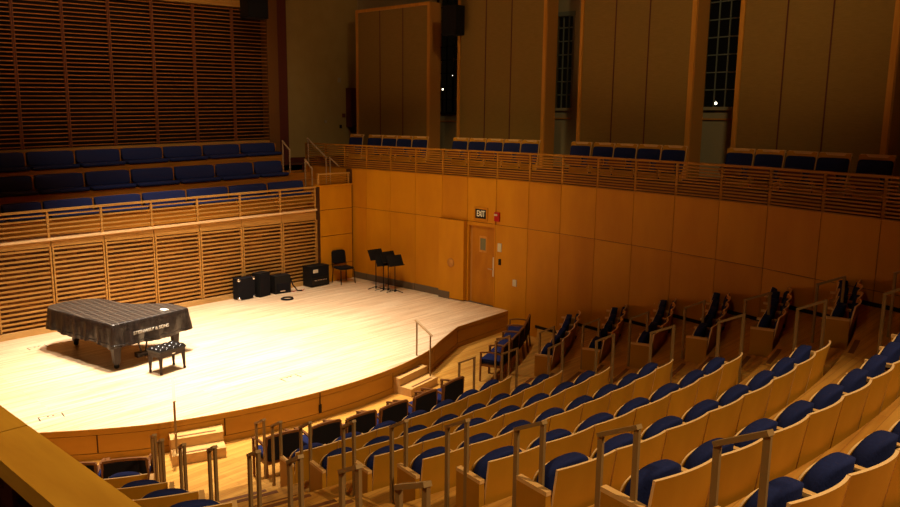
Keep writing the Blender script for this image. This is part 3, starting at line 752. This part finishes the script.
for r, (a0, a1, n) in RB_.items():
    for k in range(n):
        a = a0+(a1-a0)*(k+.5)/n; w = rad((a1-a0)/n)*RR(r)
        lab = 'navy seat, %s from the aisle, %s row of the block by the right wall' % (ORD[k+1], ORD[r])
        put_seat(PO(RR(r), a, ZT[r]), rad(a), lab, (1, w/.64, 1), 'theatre seats of the block by the right wall', k == 0, k == n-1)
LB_ = {2: (-22.95, -20.3, 1), 3: (-22.4, -19.8, 1), 4: (-24.3, -19.2, 2), 5: (-23.8, -18.85, 2), 6: (-21.0, -18.6, 1)}
for r, (a0, a1, n) in LB_.items():
    for k in range(n):
        a = a0+(a1-a0)*(k+.5)/n; w = rad((a1-a0)/n)*RR(r)
        lab = 'navy seat at the aisle end of the %s row, near left block' % ORD[r]
        if n-k == 2: lab = 'navy seat, second from the aisle in the %s row, near left block' % ORD[r]
        put_seat(PO({2: 12.54, 3: 13.61, 4: 14.79, 5: 15.9, 6: 16.98}[r], a, ZT[r]), rad(a-8), lab, (1, w/.64, 1), 'theatre seats of the near left block', False, k == n-1)
# balcony seats
BS = [(350.6, 363.6), (369, 383), (383.6, 397.5), (398, 412.8), (413.7, 428.6), (453.7, 468.7), (470, 486.4), (487.2, 504), (504.8, 521.6), (522.8, 540), (571.8, 592), (594.5, 615), (615.8, 637.8), (639, 662.5), (663.5, 687.5), (728, 755.5), (757, 786), (788, 818.8), (819.5, 853), (860, 897.5)]
GRP = [(0, 5, 'in front of the leftmost acoustic panel'), (5, 10, 'in front of the second acoustic panel'), (10, 15, 'in front of the third acoustic panel'), (15, 20, 'in front of the largest acoustic panel')]
for g0, g1, gt in GRP:
    for j in range(g0, g1):
        x0, x1 = BS[j]
        A_, B_ = AO(x0, 139+ (x0-350)*.02, 1.05), AO(x1, 139+(x0-350)*.02, 1.05)
        mid = (A_+B_)/2; e = B_-A_; e.z = 0; w = e.length
        rz = math.atan2(e.y, e.x)+PI/2
        lab = 'navy balcony seat, %s from left %s' % (ORD[j-g0+1], gt)
        put_seat(Vector((mid.x, mid.y, 3.60)), rz, lab, (1, w/.64, 1.06), 'navy balcony seats', False, j in (0, 4), proto2)
for pr_ in (proto, proto2):
    for ch in list(pr_.children): bpy.data.objects.remove(ch)
    bpy.data.objects.remove(pr_)

# first row: loose wooden armchairs
def make_armchair(W=.62):
    t = thing('armchair', '', 'chair')
    # local: x outward (back at x=0), faces -x
    h = W/2-.02
    mb = MB(); mb.beam((-.02, -h, .40), (.0, -h, .79), .035, .05, up=(1, 0, 0)); mb.beam((-.02, h, .40), (.0, h, .79), .035, .05, up=(1, 0, 0))
    n = 8
    for k in range(n):
        a0, a1 = -h+2*h*k/n, -h+2*h*(k+1)/n; f = lambda y: .79+.018*(1-(y/h)**2)
        mb.beam((.0, a0, f(a0)), (.0, a1, f(a1)), .04, .035)
    mb.beam((-.02, -h, .41), (-.02, h, .41), .03, .04); mb.build('back_frame', M_cherry, t)
    mb = MB(); mb.pillow((-.008, 0, .60), (.06, W-.05, .38), .2, .12, 20, 8); x = mb.build('back_pad', M_black, t)
    mb = MB(); mb.pillow((-.27, 0, .44), (.50, W-.05, .10), .35, .25, 20, 8); mb.build('seat_cushion', M_navy, t)
    mb = MB(); mb.box((-.5, -h, .34), (-.03, h, .39)); mb.build('seat_frame', M_cherry, t)
    for s in (-1, 1):
        mb = MB(); mb.beam((-.49, s*h, 0), (-.48, s*h, .62), .035, .035, up=(1, 0, 0)); mb.build('leg', M_cherry, t)
        mb = MB(); mb.beam((.03, s*h, 0), (-.02, s*h, .42), .035, .04, up=(1, 0, 0)); mb.build('leg', M_cherry, t)
        mb = MB()
        for k in range(6):
            x0, x1 = -.50+.5*k/6, -.5+.5*(k+1)/6; f = lambda x: .63+.03*math.sin((x+.5)/.5*PI)
            mb.beam((x0, s*h, f(x0)), (x1, s*h, f(x1)), .045, .025)
        mb.build('arm', M_cherry, t)
    return t
ac = make_armchair()
R1 = 12.03-.06
row1 = [(-11.8, -9.0, 11.92), (-8.3, -5.6, 11.97), (-5.3, -2.4, 12.03), (-2.1, .9, 12.06), (1.5, 4.4, 12.09), (5.4, 8.5, 12.07)]
for k, (a0, a1, R) in enumerate(row1):
    a = (a0+a1)/2; lab = 'wooden armchair with black back, %s from left in the central front row' % ORD[k+1]
    dup(ac, PO(R-.18, a, ZT[1]), rad(a), lab, (1, rad(a1-a0)*R/.62, 1), 'wooden armchairs of the front row')
for k in range(5):
    a = 19.6+2.95*k; lab = 'wooden armchair with navy seat, %s from the aisle, front row by the right wall' % ORD[k+1]
    dup(ac, PO(11.75, a, ZT[1]), rad(a), lab, (1, .95, 1), 'wooden armchairs by the right wall')
dup(ac, PO(11.5, -21.25, ZT[1]), rad(-33), 'wooden armchair with black back pad at the aisle end of the near left front row', (1, 1, 1), 'wooden armchairs of the front row')
dup(ac, PO(11.38, -24.5, ZT[1]), rad(-36), 'wooden armchair beside the foreground rail in the near left front row', (1, 1, 1), 'wooden armchairs of the front row')
for ch in list(ac.children): bpy.data.objects.remove(ch)
bpy.data.objects.remove(ac)

# aisle handrails
def aisle(lst, side):
    for r, a, R0, R1 in lst:
        p, q = PO(R0, a), PO(R1, a)
        z = ZT[r]
        hoop('handrail', (p.x, p.y), (q.x, q.y), z+.93, z+1.09, z, z, 'bronze aisle handrail at the %s row, %s' % (ORD[r], side), M_bronze, sz=.05)['group'] = 'aisle handrails'
aisle([(1, -11.85, 11.43, 11.74), (2, -12.2, 12.24, 12.53), (3, -12.3, 13.26, 13.54), (4, -12.2, 14.41, 14.67), (5, -12.15, 15.49, 15.77), (6, -12.25, 16.55, 16.85), (7, -12.55, 17.65, 17.96), (8, -13.12, 18.74, 19.05), (9, -13.75, 19.8, 20.09)], 'left end of the central block')
aisle([(1, -19.2, 11.15, 11.5), (2, -19.25, 11.98, 12.33), (3, -18.8, 13.1, 13.41), (4, -18.3, 14.25, 14.55), (5, -17.75, 15.39, 15.7), (6, -17.6, 16.5, 16.78), (7, -17.53, 17.61, 17.91), (8, -17.8, 18.7, 19.03)], 'aisle end of the near left block')
aisle([(1, 9.9, 11.62, 11.95), (2, 11.03, 12.41, 12.72), (3, 10.1, 13.45, 13.71), (4, 8.6, 14.48, 14.77), (5, 7.55, 15.49, 15.83), (6, 7.0, 16.54, 16.87), (7, 6.6, 17.59, 17.92), (8, 6.0, 18.61, 18.9)], 'right end of the central block')
aisle([(1, 18.03, 11.62, 11.92), (2, 18.93, 12.51, 12.8), (3, 17.8, 13.47, 13.78), (4, 15.45, 14.51, 14.82), (5, 14.6, 15.51, 15.82), (6, 12.83, 16.55, 16.91), (7, 12.75, 17.58, 17.94), (8, 11.0, 18.6, 18.95)], 'aisle end of the right wall block')

# ------------------------------------------------------------------ stage steps with rails
def stepbox(outU, outL, label):
    c = sum((Vector(p) for p in outL), Vector((0, 0)))/4
    t = thing('stage_steps', label, 'steps', (c.x, c.y, -.525)); 
    o = lambda P: [(x-c.x, y-c.y) for x, y in P]
    mb = MB(); mb.prism(o(outU), 0, .325); mb.build('upper_step', M_step, t)
    mb = MB(); mb.prism(o(outL), 0, .165); mb.build('lower_step', M_step, t)
    for P, z in ((outU, .326), (outL, .166)):
        a, b_, c_, d_ = [Vector((x-c.x, y-c.y, z)) for x, y in P]
        m0 = (a+b_)/2*.5+(a*.0+b_)*.5; m1 = (c_+d_)/2*.5+c_*.5
        e = (m1-m0)*.14; mb = MB(); mb.beam(m0+e, m1-e, .045, .006); mb.build('grip_strip', M_strip, t)
stepbox([(-11.25, 10.33), (-10.76, 10.38), (-10.93, 11.36), (-11.4, 11.36)], [(-10.76, 10.38), (-10.46, 10.41), (-10.6, 11.33), (-10.93, 11.36)], 'small wooden box steps up to the stage, nearer the right wall')
stepbox([(-11.62, 5.87), (-11.27, 5.72), (-10.97, 6.5), (-11.31, 6.68)], [(-11.27, 5.72), (-11.0, 5.6), (-10.70, 6.38), (-10.97, 6.5)], 'small wooden box steps up to the stage, nearer the foreground rail')
def steprail(p, q, label):
    t = thing('stage_step_rail', label, 'handrail', (p[0], p[1], -.2)); d_ = Vector((q[0]-p[0], q[1]-p[1], 0))
    mb = MB(); mb.tube([(0, 0, 0), (0, 0, .95)], .018); mb.build('post', M_bronze, t)
    mb = MB(); mb.tube([(d_.x, d_.y, -.16), (d_.x, d_.y, .74)], .018); mb.build('post', M_bronze, t)
    mb = MB(); mb.beam((-d_.x*.12, -d_.y*.12, .975), (d_.x*1.12, d_.y*1.12, .72), .045, .03); mb.build('rail', M_brass, t)
steprail((-11.16, 11.27), (-10.76, 11.27), 'slim metal handrail on the box steps nearer the right wall')
steprail((-11.36, 5.86), (-11.08, 5.72), 'slim metal handrail seen edge on at the box steps nearer the foreground rail')

# ------------------------------------------------------------------ piano
t = thing('grand_piano', 'concert grand piano under a black quilted cover on the stage', 'piano', (-14.67, 6.38, 0), 0)
th = rad(7.5); eu = Vector((-math.cos(th), -math.sin(th), 0)); ev = Vector((-math.sin(th), math.cos(th), 0))
t.rotation_euler = (0, 0, 0)
MP = Matrix((eu, ev, Vector((0, 0, 1)))).transposed().to_4x4()
def G(u, v, z=0): return eu*u+ev*v+Vector((0, 0, z))
out = [(0, 0), (-.02, .6), (-.02, 1.15), (0, 1.73), (.35, 1.76), (.62, 1.75), (.8, 1.64), (1.0, 1.45), (1.25, 1.24), (1.5, 1.15), (1.8, 1.14), (2.1, 1.13), (2.35, 1.03), (2.52, .78), (2.58, .45), (2.5, .12), (2.3, -.03), (1.7, -.02), (1.1, -.01), (.5, 0)]
# resample closed
def resample(pts, n):
    P = [Vector(p) for p in pts]; P.append(P[0]); L = [0]
    for a, b_ in zip(P, P[1:]): L.append(L[-1]+(b_-a).length)
    res = []
    for k in range(n):
        s = L[-1]*k/n
        for i in range(len(L)-1):
            if L[i] <= s <= L[i+1]: res.append(P[i].lerp(P[i+1], (s-L[i])/(L[i+1]-L[i]))); break
    return res
n = 180; ou = resample(out, n); cen = Vector((1.15, .62))
nor = []
for i in range(n):
    tt = (ou[(i+2) % n]-ou[i-2]).normalized(); nv_ = Vector((tt.y, -tt.x)); 
    if nv_.dot(ou[i]-cen) < 0: nv_ = -nv_
    nor.append(nv_)
prof = [(.0, .95), (.012, .945), (.022, .925), (.03, .85), (.045, .74), (.06, .62), (.075, .50)]
mb = MB(); vs = []
for k in (.25, .5, .75, .93):
    for p in ou: q = cen.lerp(p, k); vs.append((q.x, q.y, .952+.006*math.sin(q.x*5)*math.sin(q.y*6)))
for pi_, (o_, z) in enumerate(prof):
    for i, p in enumerate(ou):
        wv = max(0, (pi_-2)/4)
        fold = .016*wv*(math.sin(i*.62+pi_*.35)+.7*math.sin(i*1.31+1-pi_*.5)+.6*math.sin(i*.37+pi_*.9))
        q = p+nor[i]*(o_+fold); hem = .02*math.sin(i*.2)*(pi_ == 6)
        if pi_ == 6 and q.x < .1: hem -= .03
        vs.append((q.x, q.y, z+hem+.004*random.uniform(-1, 1)*wv))
Rn = 4+len(prof); fs = [(j*n+i, j*n+(i+1) % n, (j+1)*n+(i+1) % n, (j+1)*n+i) for j in range(Rn-1) for i in range(n)]
nt = 5*n; mb.add(vs, fs[:nt], 0, True); o_ = len(mb.v)-len(vs); mb.f += [tuple(i+o_ for i in f) for f in fs[nt:]]; mb.m += [1]*(len(fs)-nt); mb.sm += [True]*(len(fs)-nt); mb.add(vs, [tuple(range(n))], 0, True)
cv = mb.build('cover', [M_quilt, M_skirt], t); cv.data.transform(MP)
mb = MB(); mb.tube([G(ou[i].x+nor[i].x*.075, ou[i].y+nor[i].y*.075, .565-(.03 if ou[i].x < .05 else 0)) for i in range(0, n, 3)], .006, 5, close=True); mb.build('hem_seam', M_blkg, t)
mb = MB(); mb.prism([(p.x*.97+.03, p.y*.97+.02) for p in resample(out, 60)], .62, .93); bd = mb.build('case', M_pianow, t); bd.data.transform(MP)
for u, v in ((.13, .12), (.27, 1.58), (2.3, .52)):
    mb = MB(); c = G(u, v)
    prof_ = [(.05, .1), (.055, .13), (.065, .3), (.085, .55), (.095, .64)]
    vs = [];
    for rr, z in prof_: vs += [(c.x+sx*rr, c.y+sy_*rr, z) for sx, sy_ in ((-1, -1), (1, -1), (1, 1), (-1, 1))]
    fs = [(j*4+i, j*4+(i+1) % 4, (j+1)*4+(i+1) % 4, (j+1)*4+i) for j in range(4) for i in range(4)]+[(0, 1, 2, 3), (16, 17, 18, 19)]
    mb.add(vs, fs); lg = mb.build('leg', M_pianow, t)
    mb = MB(); mb.lathe([(.0, -.02), (.05, -.02), (.055, 0), (.05, .02), (0, .02)], (c.x, c.y, .055), 14, axis='x'); mb.cbox((c.x, c.y, .1), (.09, .07, .04)); mb.build('caster', M_metal, lg)
mb = MB()
for dv in (-.11, .11): mb.tube([G(.28, .82+dv*.5, .15), G(.28, .82+dv, .45), G(.3, .82+dv*.6, .63)], .018)
c = G(.26, .82, .12); mb.cbox((c.x, c.y, .12), (.14, .34, .09)); mb.tube([G(.3, .8, .15), G(.62, .8, .62)], .012)
ly = mb.build('pedal_lyre', M_pianow, t)
for dv in (-.07, 0, .07):
    mb = MB(); c = G(.13, .82+dv, .09); mb.cbox(c, (.16, .025, .015)); mb.build('pedal', M_brass, ly)
M4 = Matrix((ev, Vector((.12, 0, .99)).normalized(), -eu)).transposed().to_4x4(); M4.translation = G(-.085, .80, .70)
text_mesh('lettering', 'STEINWAY & SONS', .098, M_letter, t, M4, .003, .97, .0)
# emblem on the top: a lyre shape
mb = MB(); c0 = Vector((.19, 1.30))
for s in (-1, 1):
    mb.tube([G(c0.x+.07, c0.y+s*.012, .965), G(c0.x+.05, c0.y+s*.05, .965), G(c0.x+.0, c0.y+s*.06, .965), G(c0.x-.04, c0.y+s*.035, .965), G(c0.x-.08, c0.y+s*.055, .965)], .012, 6)
mb.tube([G(c0.x-.06, c0.y-.05, .965), G(c0.x-.06, c0.y+.05, .965)], .008, 6)
for s in (-1, 0, 1): mb.tube([G(c0.x-.06, c0.y+s*.015, .965), G(c0.x+.06, c0.y+s*.015, .965)], .005, 6)
mb.tube([G(c0.x+.08, c0.y-.04, .965), G(c0.x+.08, c0.y+.04, .965)], .012, 6)
mb.build('lyre_emblem', M_letter, t)
# bench
t = thing('piano_bench', 'black tufted piano bench in front of the covered piano', 'bench', (-14.02, 7.14, 0), rad(10))
mb = MB()
def tuft(x, y, z):
    if z > 0: z += .012*(math.cos(x*2*PI/.115)*math.cos(y*2*PI/.13))
    return (x, y, z)
nx, ny = 24, 32; vs = []; fs = []
for j in range(ny+1):
    for i in range(nx+1):
        x = -.2+.4*i/nx; y = -.31+.62*j/ny; e = min(x+.2, .2-x, y+.31, .31-y)
        z = .485+.045*abs(math.sin((x+.2)*PI/.1333))**.5*abs(math.sin((y+.31)*PI/.155))**.5 if e > .001 else .47
        vs.append((x, y, z))
fs = [(j*(nx+1)+i, j*(nx+1)+i+1, (j+1)*(nx+1)+i+1, (j+1)*(nx+1)+i) for j in range(ny) for i in range(nx)]
mb.add(vs, fs, 0, True); mb.box((-.2, -.31, .44), (.2, .31, .475)); mb.build('seat_cushion', M_blkg, t)
mb = MB(); mb.box((-.185, -.295, .34), (.185, .295, .44)); mb.box((.185, -.02, .37), (.19, .05, .39), 1); mb.build('apron', [M_pianow, M_letter], t)
for sx in (-1, 1):
    for sy_ in (-1, 1):
        mb = MB(); mb.tube([(sx*.155, sy_*.265, .36), (sx*.165, sy_*.275, .06)], [.052, .03], 4); mb.lathe([(.0, 0), (.028, .01), (.03, .035), (.02, .06)], (sx*.165, sy_*.275, 0), 10); mb.build('leg', M_pianow, t)
# orchestra chair
t = thing('orchestra_chair', 'black stacking chair with padded back standing in the stage corner', 'chair', (-17.93, 14.93, 0), rad(-8))
mb = MB(); mb.pillow((0, 0, .47), (.5, .5, .07), .4, .3); mb.build('seat', M_black, t)
mb = MB(); mb.pillow((-.27, 0, .77), (.07, .48, .42), .4, .35, fn=lambda x, y, z: (x-z*.15, y, z)); mb.build('backrest', M_black, t)
mb = MB()
for s in (-1, 1): mb.tube([(-.23, s*.24, .44), (-.25, s*.245, .56), (-.31, s*.22, .85)], .013)
mb.build('back_frame', M_metal, t)
for sx, sy_ in ((-1, -1), (-1, 1), (1, -1), (1, 1)):
    mb = MB(); mb.tube([(sx*.22, sy_*.23, .44), (sx*.26, sy_*.25, 0)], .015); mb.build('leg', M_metal, t)
# music stands
def stand(px, py, x, h, rz, tilt, label):
    P = AZ(px, py, 0); t = thing('music_stand', label, 'music stand', (P.x, P.y, 0), rz, 'black music stands')
    mb = MB(); mb.tube([(0, 0, .06), (0, 0, h)], .014); mb.build('pole', M_metal, t)
    mb = MB(); mb.lathe([(0, 0), (.025, 0), (.03, .05), (.015, .08)], (0, 0, .0), 10)
    for k in range(3):
        a = 2*PI*k/3+.4; mb.tube([(0, 0, .06), (.27*math.cos(a), .27*math.sin(a), .012)], .012, 6)
    mb.build('tripod_base', M_metal, t)
    mb = MB(); w, hh = .25, .165; ct, s_ = math.cos(tilt), math.sin(tilt)
    def q(y, z, d_): return (d_*ct-z*s_, y, h+z*ct+d_*s_)
    vs = [q(y, z, d_) for d_ in (0, .012) for z in (-hh, hh) for y in (-w, w)]
    mb.add(vs, [(0, 1, 3, 2), (4, 6, 7, 5), (0, 4, 5, 1), (2, 3, 7, 6), (0, 2, 6, 4), (1, 5, 7, 3)])
    mb.add([q(y, z, d_) for d_ in (0, .06) for z in (-hh-.005, -hh+.007) for y in (-w, w)], [(0, 1, 3, 2), (4, 6, 7, 5), (0, 4, 5, 1), (2, 3, 7, 6), (0, 2, 6, 4), (1, 5, 7, 3)])
    mb.build('desk', M_metal, t)
    mb = MB(); mb.cbox((-.03, 0, h-.02), (.04, .08, .05)); mb.build('tilt_bracket', M_chrome, t)
stand(376, 288.5, 0, 1.02, rad(-5), .5, 'leftmost of the four black music stands by the right wall')
stand(383.5, 289.8, 0, .88, rad(-12), .4, 'second from left of the four black music stands')
stand(388.3, 290.5, 0, 1.0, rad(-3), .45, 'third from left of the four black music stands')
stand(395, 291.8, 0, .92, rad(-10), .5, 'rightmost of the four black music stands')
# amps and cases by the back wall
XW = -18.43
t = thing('road_case', 'black cabinet with chrome corners, leftmost of the gear along the back wall', 'case', (-18.22, 11.62, 0))
mb = MB(); mb.box((-.14, -.26, .02), (.14, .26, .60)); mb.build('body', M_black, t)
for sy_ in (-1, 1):
    for z in (.05, .57):
        mb = MB(); mb.pillow((.12, sy_*.235, z), (.09, .09, .09), .6, .6, 8, 6); mb.build('corner_cap', M_chrome, t)
t = thing('loudspeaker', 'upright black loudspeaker cabinet, second from left along the back wall', 'speaker', (-18.2, 12.17, 0), rad(12))
mb = MB(); mb.box((-.15, -.2, 0), (.14, .2, .67)); mb.build('body', M_blk, t); mb = MB(); mb.box((.14, -.18, .03), (.155, .18, .64)); mb.build('grille', M_black, t)
t = thing('amplifier', 'small black amplifier with a strap, third from left along the back wall', 'amplifier', (-18.15, 12.78, 0), rad(-6))
mb = MB(); mb.box((-.16, -.25, 0), (.14, .25, .52)); mb.build('body', M_blk, t)
mb = MB(); mb.box((.14, -.2, .05), (.15, .2, .3)); mb.box((.15, -.1, .06), (.156, .06, .09), 1); mb.build('control_panel', [M_black, M_chrome], t)
mb = MB(); mb.tube([(.1, .25, .42), (.12, .33, .2), (.16, .45, .03), (.2, .58, .02)], .02, 6); mb.build('strap', M_black, t)
t = thing('guitar_amplifier', 'wide black amplifier with a white label near the stage corner chair', 'amplifier', (-18.2, 14.1, 0), rad(0))
mb = MB(); mb.box((-.2, -.34, .02), (.18, .34, .62)); mb.build('body', M_blk, t)
mb = MB(); mb.box((.18, -.31, .30), (.19, .31, .58)); mb.build('grille', M_black, t)
mb = MB(); mb.box((.19, -.26, .43), (.194, -.08, .53)); x = mb.build('label_plate', M_white, t); x['label'] = 'white label plate'
mb = MB(); mb.box((.18, -.31, .06), (.19, .31, .24), 0)
for k in range(8): mb.lathe([(0, 0), (.016, 0), (.014, .02), (0, .02)], (.19, -.2+k*.06, .2), 8, 1, 'x')
mb.build('control_panel', [M_blkg, M_chrome], t)
def coil(name, cx, cy_, r, label):
    mb = MB()
    for k in range(3):
        pts = [((r-.012*k)*math.cos(2*PI*i/28)+.01*k, (r*1.0-.012*k)*math.sin(2*PI*i/28), .012+.014*k) for i in range(28)]; mb.tube(pts, .011, 6, close=True)
    return tag(mb.build(name, M_black, None, (cx, cy_, 0)), label, 'cable')
coil('coiled_cable', -17.35, 12.42, .17, 'black cable coiled on the stage floor in front of the amplifiers')
mb = MB(); mb.tube([(-18.1, 12.95, .01), (-17.95, 13.1, .01), (-18.1, 13.25, .01), (-17.9, 13.35, .01), (-18.05, 13.55, .01)], .008, 6)
tag(mb.build('loose_cable', M_red, None, None), 'thin reddish cable on the floor between the amplifiers', 'cable')
# floor boxes
for cx_, cy2, rz, lab in ((-13.14, 4.6, 80, 'floor pocket outlined on the stage near the front left edge'), (-11.9, 8.55, 90, 'floor pocket outlined near the middle of the stage front edge'), (-17.45, 5.95, 90, 'floor pocket outlined behind the piano')):
    t = thing('floor_box', lab, 'floor box', (cx_, cy2, 0), rad(rz))
    mb = MB()
    for s in (-1, 1): mb.box((s*.18-.008, -.1, 0), (s*.18+.008, .1, .004))
    mb.box((-.18, .092, 0), (.1, .1, .003)); mb.build('trim_ring', M_pianow, t)
    mb = MB()
    for s in (-1, 1): mb.box((s*.04-.015, .04, 0), (s*.04+.015, .06, .004))
    mb.build('latch', M_pianow, t)
# outlet in the stage fascia
mb = MB(); mb.cbox((0, 0, 0), (.02, .05, .16)); mb.cbox((0, 0, .19), (.01, .012, .24)); tag(mb.build('stage_outlet', M_dark, None, (-10.865, 8.45, -.32)), 'black outlet with a slot on the curved stage front', 'outlet')
# hanging loudspeakers
P0, P1 = AX(246, 17, -20.4), AX(265.5, 14, -20.4)
t = thing('hanging_loudspeaker', 'black loudspeaker hung in front of the upper slatted screen', 'speaker', (-20.4, (P0.y+P1.y)/2, P0.z))
mb = MB(); w = (P1.y-P0.y)/2; mb.box((-.3, -w, 0), (.15, w, 1.1)); mb.build('body', M_blk, t); mb = MB(); mb.tube([(-.1, 0, 1.1), (-.1, 0, 4.6)], .025); mb.build('hanger', M_metal, t)
P0, P1 = AO(446.5, 36, 2.0), AO(460.5, 36, 2.0)
t = thing('hanging_loudspeaker', 'black loudspeaker hung between the two leftmost acoustic panels', 'speaker', ((P0.x+P1.x)/2, P0.y, P0.z))
mb = MB(); w = (P1.x-P0.x)/2; mb.box((-w, -.2, 0), (w, .2, .85)); mb.build('body', M_blk, t); mb = MB(); mb.tube([(0, 0, .85), (0, 0, 4.6)], .025); mb.build('hanger', M_metal, t)

# ------------------------------------------------------------------ near balcony rail in the foreground
zc = 4.15
A0, A1 = AZ(0, 404, zc), AZ(140, 507, zc); B0, B1 = AZ(0, 460, zc), AZ(55, 507, zc)
rl = thing('foreground_railing', 'wide maple rail cap of the near balcony crossing the lower left corner', 'railing', (-3, .6, 3.4)); L0 = Vector(rl.location)
ya, yb_ = (A0.y+A1.y)/2, (B0.y+B1.y)/2
for k, (x0, x1) in enumerate(((-9, -6.4), (-6.4, -4.2), (-4.2, -2.222), (-2.22, -.2), (-.2, 2))):
    mb = MB(); mb.box((x0-L0.x+.002, yb_-L0.y, zc-.05-L0.z), (x1-L0.x, ya-L0.y, zc-L0.z)); mb.build('rail_cap', M_cap, rl)
for k in range(7):
    mb = MB(); x = -8.5+k*1.6; mb.box((x-.03-L0.x, yb_+.03-L0.y, 0), (x+.03-L0.x, ya-.03-L0.y, zc-.05-L0.z)); mb.build('post', M_darkred, rl)
mb = MB()
for k in range(9): mb.box((-9-L0.x, yb_+.04-L0.y, .05+k*.075), (2-L0.x, yb_+.07-L0.y, .085+k*.075))
mb.build('slat_panel', M_darkred, rl)
b = MB(); b.box((-18.5, .45, -.6), (4, .7, 3.4)); struct(b.build('wall_near', M_panel))
b = MB(); b.box((-14, -3, 3.2), (4, .45, 3.4)); struct(b.build('floor', M_darkred))
b = MB(); b.box((-22.4, -3, 13), (5, 21, 13.2)); struct(b.build('ceiling', M_frames))
b = MB(); b.box((-21.9, .45, -.6), (-18.85, 1.6, 13)); struct(b.build('wall_left', M_frames))

# ------------------------------------------------------------------ light
def spot(loc, tgt, e, col, ang, blend=1, size=.25):  # makes the stage lights and also the unseen spots over other areas
    l = bpy.data.lights.new('stage_and_fill_spot', 'SPOT'); l.energy = e; l.color = col; l.spot_size = rad(ang); l.spot_blend = blend; l.shadow_soft_size = size
    o = bpy.data.objects.new('stage_and_fill_spot', l); COL.objects.link(o); o.location = loc
    o.rotation_euler = (Vector(tgt)-Vector(loc)).to_track_quat('-Z', 'Y').to_euler(); return o
def point(loc, e, col, size=.4):
    l = bpy.data.lights.new('house_light', 'POINT'); l.energy = e; l.color = col; l.shadow_soft_size = size
    o = bpy.data.objects.new('house_light', l); COL.objects.link(o); o.location = loc; return o
STC = (1, .85, .68)
spot((-13.6, 7.6, 12.2), (-13.7, 7.3, 0), 15500, STC, 58)
spot((-15.2, 9.0, 12.2), (-15.2, 9.6, 0), 10000, STC, 60)
spot((-12.6, 5.0, 12.2), (-14.0, 5.4, 0), 4800, STC, 56)
spot((-12.2, 10.6, 12.2), (-13.2, 10.6, 0), 2600, STC, 56)
spot((5, 6.5, 12.4), (-4.2, 6.2, 1), 4700, (1, .72, .40), 42, .55, .35)  # unseen house key light from behind the camera, on the seat backs
spot((-2.5, -.8, 10.5), (-5, 3, 1), 1200, (1, .72, .36), 100, 1, .4)  # unseen downlight added to brighten the near rail cap and handrails
spot((-10, 8, 12.5), (-14.8, 15.7, 1.8), 2200, (1, .72, .34), 46, 1, .4)  # unseen wash on the side wall beside the stage
spot((-2, 8, 12.6), (-10, 18, 9), 1500, (1, .74, .38), 80, 1, .5)  # unseen ceiling spot added to light the acoustic panels and their side boards
spot((-11, 9, 12.6), (-20.5, 12.5, 3.6), 1300, (1, .78, .5), 50, 1, .4)  # added spot standing in for stage spill on the choir benches
spot((-15, 9, 10), (-21.7, 9, 9.5), 500, (1, .7, .36), 100, 1, .4)  # unseen spot aimed at the upper slatted screen
M_glass.node_tree.nodes['Principled BSDF'].inputs['Transmission Weight'].default_value = 1
M_glass.node_tree.nodes['Principled BSDF'].inputs['Base Color'].default_value = (.8, .85, .85, 1)
M_glass.node_tree.nodes['Principled BSDF'].inputs['Roughness'].default_value = 0
M_glass.node_tree.nodes['Principled BSDF'].inputs['IOR'].default_value = 1.02
W_ = bpy.data.worlds.new('world'); S.world = W_; W_.use_nodes = True
W_.node_tree.nodes['Background'].inputs[0].default_value = (.5, .3, .14, 1); W_.node_tree.nodes['Background'].inputs[1].default_value = .004
S.view_settings.view_transform = 'Standard'; S.view_settings.look = 'None'; S.view_settings.exposure = 0; S.view_settings.gamma = 1
